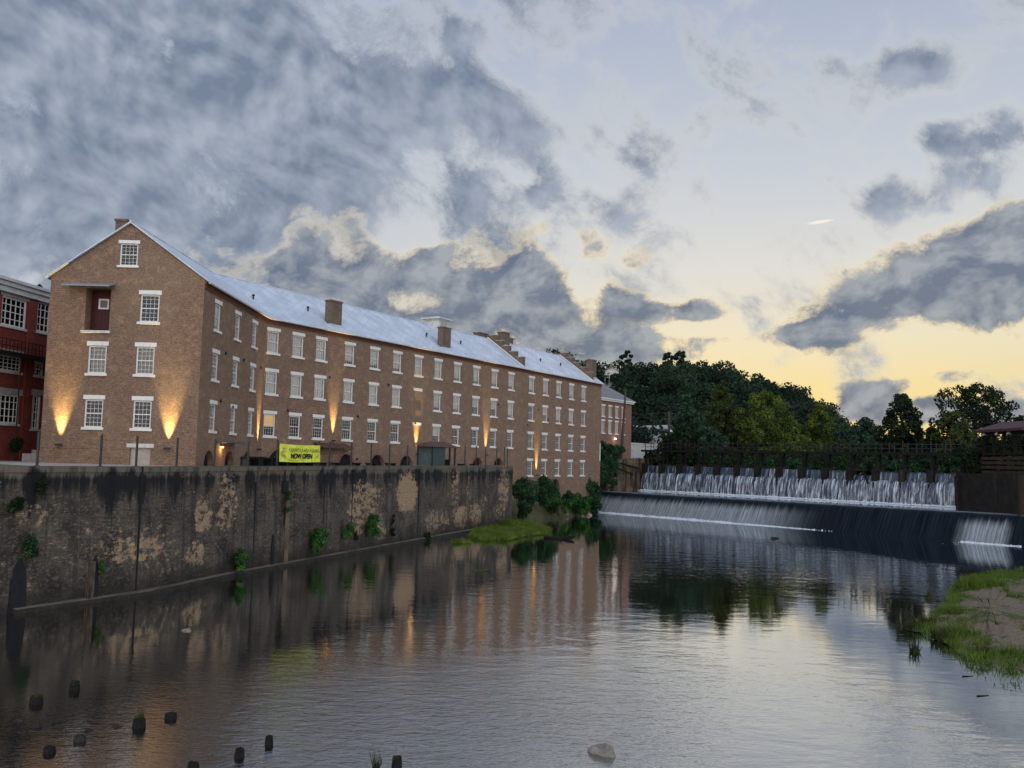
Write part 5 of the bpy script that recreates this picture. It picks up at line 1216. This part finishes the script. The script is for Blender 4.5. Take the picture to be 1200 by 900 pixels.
    for i,(x,y,r,h,lab) in enumerate(st):
        r*=.66; h*=.62
        p=atz(x,y,0); rr=random.Random(i+50); b=MB(); n=11; 
        ph=[rr.uniform(.8,1.15) for _ in range(n)]; rows=[(-.4,1.08),(0,1.05),(h*.5,.97),(h*.85,.92)]
        for z,k in rows:
            for j in range(n): a=math.tau*j/n; b.v.append((p.x+math.cos(a)*r*k*ph[j],p.y+math.sin(a)*r*k*ph[j],z))
        for j in range(n): a=math.tau*j/n; b.v.append((p.x+math.cos(a)*r*.8*ph[j],p.y+math.sin(a)*r*.8*ph[j],h*rr.uniform(.85,1.12)))
        b.v.append((p.x,p.y,h*.8))
        for k in range(4):
            for j in range(n): b.f.append((k*n+j,k*n+(j+1)%n,(k+1)*n+(j+1)%n,(k+1)*n+j))
        for j in range(n): b.f.append((4*n+j,4*n+(j+1)%n,5*n))
        S=b.build('piling_stump','wet_rock' if i in (4,) else 'dark_timber',loc=(p.x,p.y,0)); tag(S,lab,'stump',G)
        if i in (0,1,9): 
            leaves('moss_cap','moss',[(p.x,p.y,h*.9,r*.8)],220,.035,S,flat_=.35)
        if i in (2,10): blades('dry_grass','grass_dark',[(p.x+rr.uniform(-.12,.12),p.y+rr.uniform(-.12,.12),h*.8) for _ in range(30)],.45,.012,S,lean=.2)
    # stony riffle at lower left
    for i,(x,y,w,h) in enumerate(((22,846,.35,.10),(66,847,.5,.12),(45,853,.3,.13),(110,839,.35,.10),(30,861,.3,.08),(137,853,.35,.08),(80,839,.3,.1),(60,838,.4,.1),(15,833,.4,.1),(104,857,.3,.1))):
        rock('riffle_stone',atz(x,y,-.03),(w,w*.6,h*2),'wet_rock','dark wet stones just breaking the surface of the left riffle','stone',200+i,'stones in the left riffle')
    p=atz(219,739,0); rock('river_rock',p,(.5,.35,.2),'rock','pale stone in the dark water close to the retaining wall','stone',88)
def build_terrace_things():
    # fence on the wall
    Fn=empty('wall_fence',(-18.7,62.5,7.3),'thin black metal posts with wires along the top of the retaining wall','fence')
    tops={47:507.5,121:509,163:509.5,211:513,255:515,294:517,328:519,376:521}
    pp=[]
    for px in (47,121,163,211,255,294,328,376.5,389,414.5,437.5,459,480,547,560,571,584,593,596.5):
        u,v,q,i=wall_seg(px,544.5); A,B=WALL[i],WALL[i+1]; d=Vector((B[0]-A[0],B[1]-A[1],0)).normalized(); n=Vector((d.y,-d.x,0)); t=((q.x-A[0])*(B[0]-A[0])+(q.y-A[1])*(B[1]-A[1]))/((B[0]-A[0])**2+(B[1]-A[1])**2); zt=A[2]+(B[2]-A[2])*t
        p=Vector((q.x,q.y,0))-n*.25; hh=1.75 if px<300 else (1.95 if px<500 else 2.3); b=MB(); w=.05 if px<300 else .065; b.box(p.x-w,p.x+w,p.y-w,p.y+w,zt,zt+hh); b.box(p.x-.11,p.x+.11,p.y-.11,p.y+.11,zt,zt+.03); b.build('post','black_metal',Fn); pp.append((p,zt,hh))
    b=MB()
    for (p,z,h),(q,z2,h2) in zip(pp,pp[1:]):
        for f in (.45,.95,1.45): b.tube([(p.x,p.y,z+f),(q.x,q.y,z2+f)],[.006,.006],4,False)
    b.build('wire','black_metal',Fn)
    # banner
    (pa,za,_),(pb,zb,_)=pp[6],pp[7]; d=(pb-pa).normalized(); n=Vector((d.y,-d.x,0)); L=(pb-pa).length; o=n*.1
    z0,z1=7.31,8.93
    # height measured off the photo
    q0=onplane(331,541,pa,pb).z; q1=onplane(331,520,pa,pb).z; z0,z1=q0,q1
    rz=math.atan2(d.y,d.x); Bn=empty('banner',(pa.x+o.x,pa.y+o.y,z0),'yellow NOW OPEN banner tied between two fence posts on the wall','banner',None,rz)
    m=MB(); nx,nz=26,8; hz=z1-z0
    for i in range(nx+1):
        for j in range(nz+1):
            x=.05+(L-.1)*i/nx; z=hz*j/nz; sag=-.04*math.sin(math.pi*i/nx)*(1-j/nz) -.05*math.sin(math.pi*i/nx)*(j/nz); m.v.append((x,.03*math.sin(i*.9)*math.sin(j*.6+1)-.03,z+sag))
    for i in range(nx):
        for j in range(nz): a=i*(nz+1)+j; m.f.append((a,a+nz+1,a+nz+2,a+1))
    m.build('cloth','banner_cloth',Bn,local=True,smooth=True)
    def text(body,size,x,z,mat,name,shear=0,bold=.02,sx=1):
        c=bpy.data.curves.new(name,'FONT'); c.body=body; c.size=size; c.shear=shear; c.offset=bold; c.extrude=.004; c.align_x='CENTER'; t=bpy.data.objects.new(name,c); COL.objects.link(t)
        dg=bpy.context.evaluated_depsgraph_get(); me=bpy.data.meshes.new_from_object(t.evaluated_get(dg)); bpy.data.objects.remove(t); me.materials.clear(); me.materials.append(MT[mat])
        o_=bpy.data.objects.new(name,me); COL.objects.link(o_); o_.parent=Bn; o_.location=(x,-.085,z); o_.rotation_euler=(math.pi/2,0,0); o_.scale=(sx,1,1); return o_
    text('NOW OPEN',.50,L*.52,hz*.20,'ink','lettering',.08,.022,1.12)
    # the line of script above is too small to read: loose pen strokes, with flourishes left and below
    sq=MB(); rn=random.Random(17); x=L*.22
    while x<L*.93:
        w=rn.uniform(.16,.34); hgt=rn.uniform(.12,.24); pts=[]
        for k in range(9): t=k/8; pts.append((x+w*t+.05*math.sin(t*9),-.075,hz*.66+hgt*math.sin(t*math.pi*rn.choice((1,2,2)))*.8+rn.uniform(-.02,.02)))
        sq.tube(pts,[.016]*9,4,False); x+=w*rn.choice((.9,1,1,1.3))
    for k in range(3):
        pts=[(L*(.06+.03*k)+.18*math.sin(t*.8),-.075,hz*(.78-.055*t)) for t in range(11)]; sq.tube(pts,[.014]*11,4,False)
    pts=[(L*(.12+.045*t),-.075,hz*(.20-.14*math.sin(t/10*math.pi))) for t in range(11)]; sq.tube(pts,[.014]*11,4,False)
    for k in range(4): sq.tube([(L*(.87+.02*k),-.075,hz*(.22+.02*k)),(L*(.89+.02*k),-.075,hz*(.38+.03*k))],[.014,.008],4,False)
    sq.build('script','olive_ink',Bn,local=True)
    tie=MB()
    for x in (.0,L):
        for z in (.05,hz-.05): tie.tube([(x+(.08 if x==0 else -.08),-.03,z),(x,.08,z)],[.012,.012],4,False)
    tie.build('tie','black_metal',Bn,local=True)
    # kiosk
    A=wall_seg(511,544)[2]; B=wall_seg(540,544)[2]; d=Vector((B.x-A.x,B.y-A.y,0)).normalized(); n=Vector((-d.y,d.x,0)); L=(B-A).length; O=Vector((A.x,A.y,0))+n*.5
    Kk=empty('terrace_shed',(O.x,O.y,7.12),'green metal terrace shed with rusty hipped roof on top of the retaining wall','shed')
    dp=1.6; zt=onplane(515,524,O,O+d).z
    m=MB(); obox(m,O,d,L*.04,L*.5,0,.06,7.12,zt); obox(m,O,d,L*.04,L*.06,.06,dp,7.12,zt)
    s=L*.04
    while s<L*.5: obox(m,O,d,s,s+.05,-.05,-.002,7.12,zt); s+=.28
    m.build('side_panel','green_steel',Kk)
    for s,oo in ((L*.02,-.05),(L*.5,0),(L*.72,0),(L*.94,0),(L*.94,dp),(L*.02,dp)):
        m=MB(); obox(m,O,d,s-.07,s+.07,oo,oo+.14,7.12,zt+.0); m.build('post','black_metal' if s!=L*.5 else 'old_white',Kk)
    m=MB(); obox(m,O,d,L*.55,L*.95,.5,1.0,8.0,8.08); obox(m,O,d,L*.55,L*.95,.7,.8,7.12,8.0); m.build('counter','dark_timber',Kk)
    m=MB(); q=[O+d*(-.4)-n*.3,O+d*(L+.3)-n*.3,O+d*(L+.4)+n*(dp+.4),O+d*(-.5)+n*(dp+.4)]; t0=O+d*(1.2)+n*dp/2; t1=O+d*(L-1.6)+n*dp/2; zz=zt+.02; hz_=.6
    P=[(p.x,p.y,zz) for p in q]; T=[(t0.x,t0.y,zz+hz_),(t1.x,t1.y,zz+hz_)]
    m.face(P[0],P[1],T[1],T[0]); m.face(P[1],P[2],T[1]); m.face(P[2],P[3],T[0],T[1]); m.face(P[3],P[0],T[0]); m.face(*P[::-1]); m.build('roof','rust_roof',Kk)
    # tables and benches along the edge
    G='dark tables and benches along the terrace edge'
    spots=[(306,'longest dark bench at the left end of the terrace furniture, below the first wide arch'),(318,'dark bench left of the banner'),(336,'dark bench under the left half of the banner'),(350,'dark bench under the middle of the banner'),(367,'dark bench under the right half of the banner'),(385,'dark table right of the banner by the first tall post'),(401,'dark table in front of the first open arch'),(425,'dark table between the first and second open arches'),(444,'dark table in front of the second open arch'),(466,'dark table left of the third open arch'),(548,'dark table right of the terrace shed'),(562,'dark table in front of the arch right of the shed')]
    for k,(px,lab) in enumerate(spots):
        u,v,q,i=wall_seg(px,544); A,B=WALL[i],WALL[i+1]; d=Vector((B[0]-A[0],B[1]-A[1],0)).normalized(); n=Vector((-d.y,d.x,0)); c=Vector((q.x,q.y,0))+n*.75
        T=empty('terrace_table' if k>4 else 'terrace_bench',(c.x,c.y,7.12),lab,'table' if k>4 else 'bench',G); w=.95 if k<5 else .6
        m=MB(); hh=.8 if k<5 else .5; obox(m,c,d,-w,w,-.35,.35,7.12+hh-.08,7.12+hh); m.build('top','dark_timber',T)
        if k<5: m=MB(); obox(m,c,d,-w,w,.3,.36,7.2,7.98 if k<2 else 7.9); m.build('backrest','black_metal',T)
        for sx in (-w+.15,w-.15):
            m=MB(); obox(m,c,d,sx-.05,sx+.05,-.3,.3,7.12,7.12+hh-.082); m.build('leg','black_metal',T)
    # left: path up to the mill corner with a low white kerb, steps
def build_far():
    simple_house('white_house',(34.0,226),9,13,math.radians(38),9,14.3,17.3,'house_white','house_roof','white house with pale grey gabled roof below the hill beyond the annex',(('f',-2,1.2,1.1,1.5),('f',1.8,1.2,1.1,1.5),('r',-3,1.2,1.2,1.4),('r',2,1.2,1.2,1.4)))
    simple_house('white_house',(47.5,232),8,11,math.radians(80),10.5,15.0,17.5,'house_white','house_roof','white house almost hidden behind the pointed olive tree',(('r',-3,1.2,1.2,1.4),('r',2,1.2,1.2,1.4)))
    c=aty(718,446,287); c.z=hill_z(c.x,287)+3.6
    H3=simple_house('hillside_house',(c.x,287),4.2,6,math.radians(-12),c.z-4,c.z+.9,c.z+2.0,'old_white','house_roof','tall white house with railed balcony among the trees high on the hill',(('f',-.95,1.2,.9,1.4),('f',.95,1.2,.9,1.4),('f',-.95,3.3,.9,1.1),('f',.95,3.3,.9,1.1)))
    m=MB(); m.box(-2,2,-4.6,-3.1,2.7,2.85); 
    for x in (-1.9,-.6,.6,1.9): m.box(x-.07,x+.07,-4.6,-4.46,-1.5,4.0)
    m.box(-2,2,-4.58,-4.5,3.6,3.7); m.build('balcony','white_paint',H3,local=True)
    A=aty(735,526,192); B=aty(770,526,196); d=Vector((B.x-A.x,B.y-A.y,0)); L=d.length; d/=L; m=MB(); obox(m,A,d,0,L,0,.3,8.5,12.2); W=m.build('low_wall','old_white',loc=(A.x,A.y,8.5)); tag(W,'low white wall beyond the abutment below the white house','wall')
    m=MB(); obox(m,A,d,-.1,L+.1,-.12,.42,12.203,12.4); m.build('coping','white_paint',W)
    # poles and wires
    a=aty(727.6,531,168); b=aty(733.2,457,168); m=MB(); m.tube([Vector((a.x,168,8.4)),Vector((b.x,168,b.z))],[.30,.17],8); Po=m.build('utility_pole','pole_wood',loc=(a.x,168,8.4)); tag(Po,'dark leaning pole standing in front of the brick annex','pole')
    a=aty(784,502,215); b=aty(784,482,215); m=MB(); m.tube([Vector((a.x,215,9)),Vector((b.x,215,b.z))],[.32,.26],8); m.tube([Vector((b.x-1,215,b.z-.5)),Vector((b.x+1,215,b.z-.5))],[.08,.08],5); P2=m.build('utility_pole','pole_wood',loc=(a.x,215,9)); tag(P2,'brown utility pole against the dark hill right of the white house','pole')
    m=MB()
    for dz in (0,-.9):
        s=Vector((b.x-42,212,b.z+dz-.3)); e=Vector((b.x,215,b.z+dz-.3)); f=Vector((b.x+34,214,b.z+dz-2.2))
        for p,q in ((s,e),(e,f)):
            m.tube([p.lerp(q,t/8)+Vector((0,0,-1.0*math.sin(math.pi*t/8))) for t in range(9)],[.03]*9,4,False)
    tag(m.build('overhead_wire','pole_wood',loc=(b.x,215,b.z-1)),'pair of thin wires sagging across the dark hillside','wires')
# ---------------- assemble ----------------
COL=bpy.context.scene.collection
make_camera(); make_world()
fill_tan(); SPILL[:]=[(-2,-1,32,44),(60.5,63,66,67.5)]
make_mats()
build_land(); build_mill(); build_red(); build_annex(); build_wall()
for a in ((363,631,27,27,2600,.10,'wall_shrub','leaf_shrub','largest round green shrub growing out of the retaining wall','shrub'),(400,622,17,18,1500,.10,'wall_shrub','leaf_shrub','small round green shrub on the wall between two larger ones','shrub'),(428,616,22,26,2000,.11,'wall_shrub','leaf_shrub','bright upright green shrub on the wall, rightmost of the leafy three','shrub'),
          (272,654,22,38,1700,.085,'wall_shrub','leaf_shrub','tall narrow leafy shrub at the wall foot left of the drain chute','shrub'),(114,664,9,18,500,.07,'wall_shrub','leaf_shrub','small yellow-green sprig over a dark drain opening at the left','shrub'),(331,588,9,34,900,.08,'wall_vine','leaf_ivy','green vine hanging below the drain opening high in the wall','vine'),
          (30,640,26,34,1100,.06,'wall_vine','leaf_ivy','wispy green growth above the large dark drain opening at far left','vine'),(456,616,7,34,500,.09,'wall_vine','leaf_dark','dark narrow vine on the wall right of the leafy shrubs','vine'),(496,628,10,12,400,.09,'wall_shrub','leaf_dark','low dark shrub at the wall foot near the joint','shrub'),(413,628,5,14,220,.08,'wall_vine','leaf_dark','thin dark vine between two leafy shrubs on the wall','vine'),
          (10,590,26,22,600,.07,'wall_vine','leaf_dark','dark creeper patch at the wall top by the left border','vine'),(44,567,14,32,700,.06,'wall_vine','leaf_dark','dark creeper clump hanging from the wall cap under the first post','vine')):
    plant_on_wall(*a)
build_upper_dam(); build_lower_dam(); build_left_abutment(); build_right(); build_bars(); build_terrace_things(); build_far(); hill_woods(); build_trees()
ld=bpy.data.lights.new('sun','SUN'); ld.energy=.5; ld.angle=math.radians(3); ld.color=(1,.80,.55)
so=bpy.data.objects.new('sun',ld); COL.objects.link(so); e_,a_=math.radians(3.2),math.radians(9)
dirv=Vector((math.sin(a_)*math.cos(e_),math.cos(a_)*math.cos(e_),math.sin(e_))); so.rotation_euler=dirv.to_track_quat('Z','Y').to_euler(); so.location=(60,400,90)
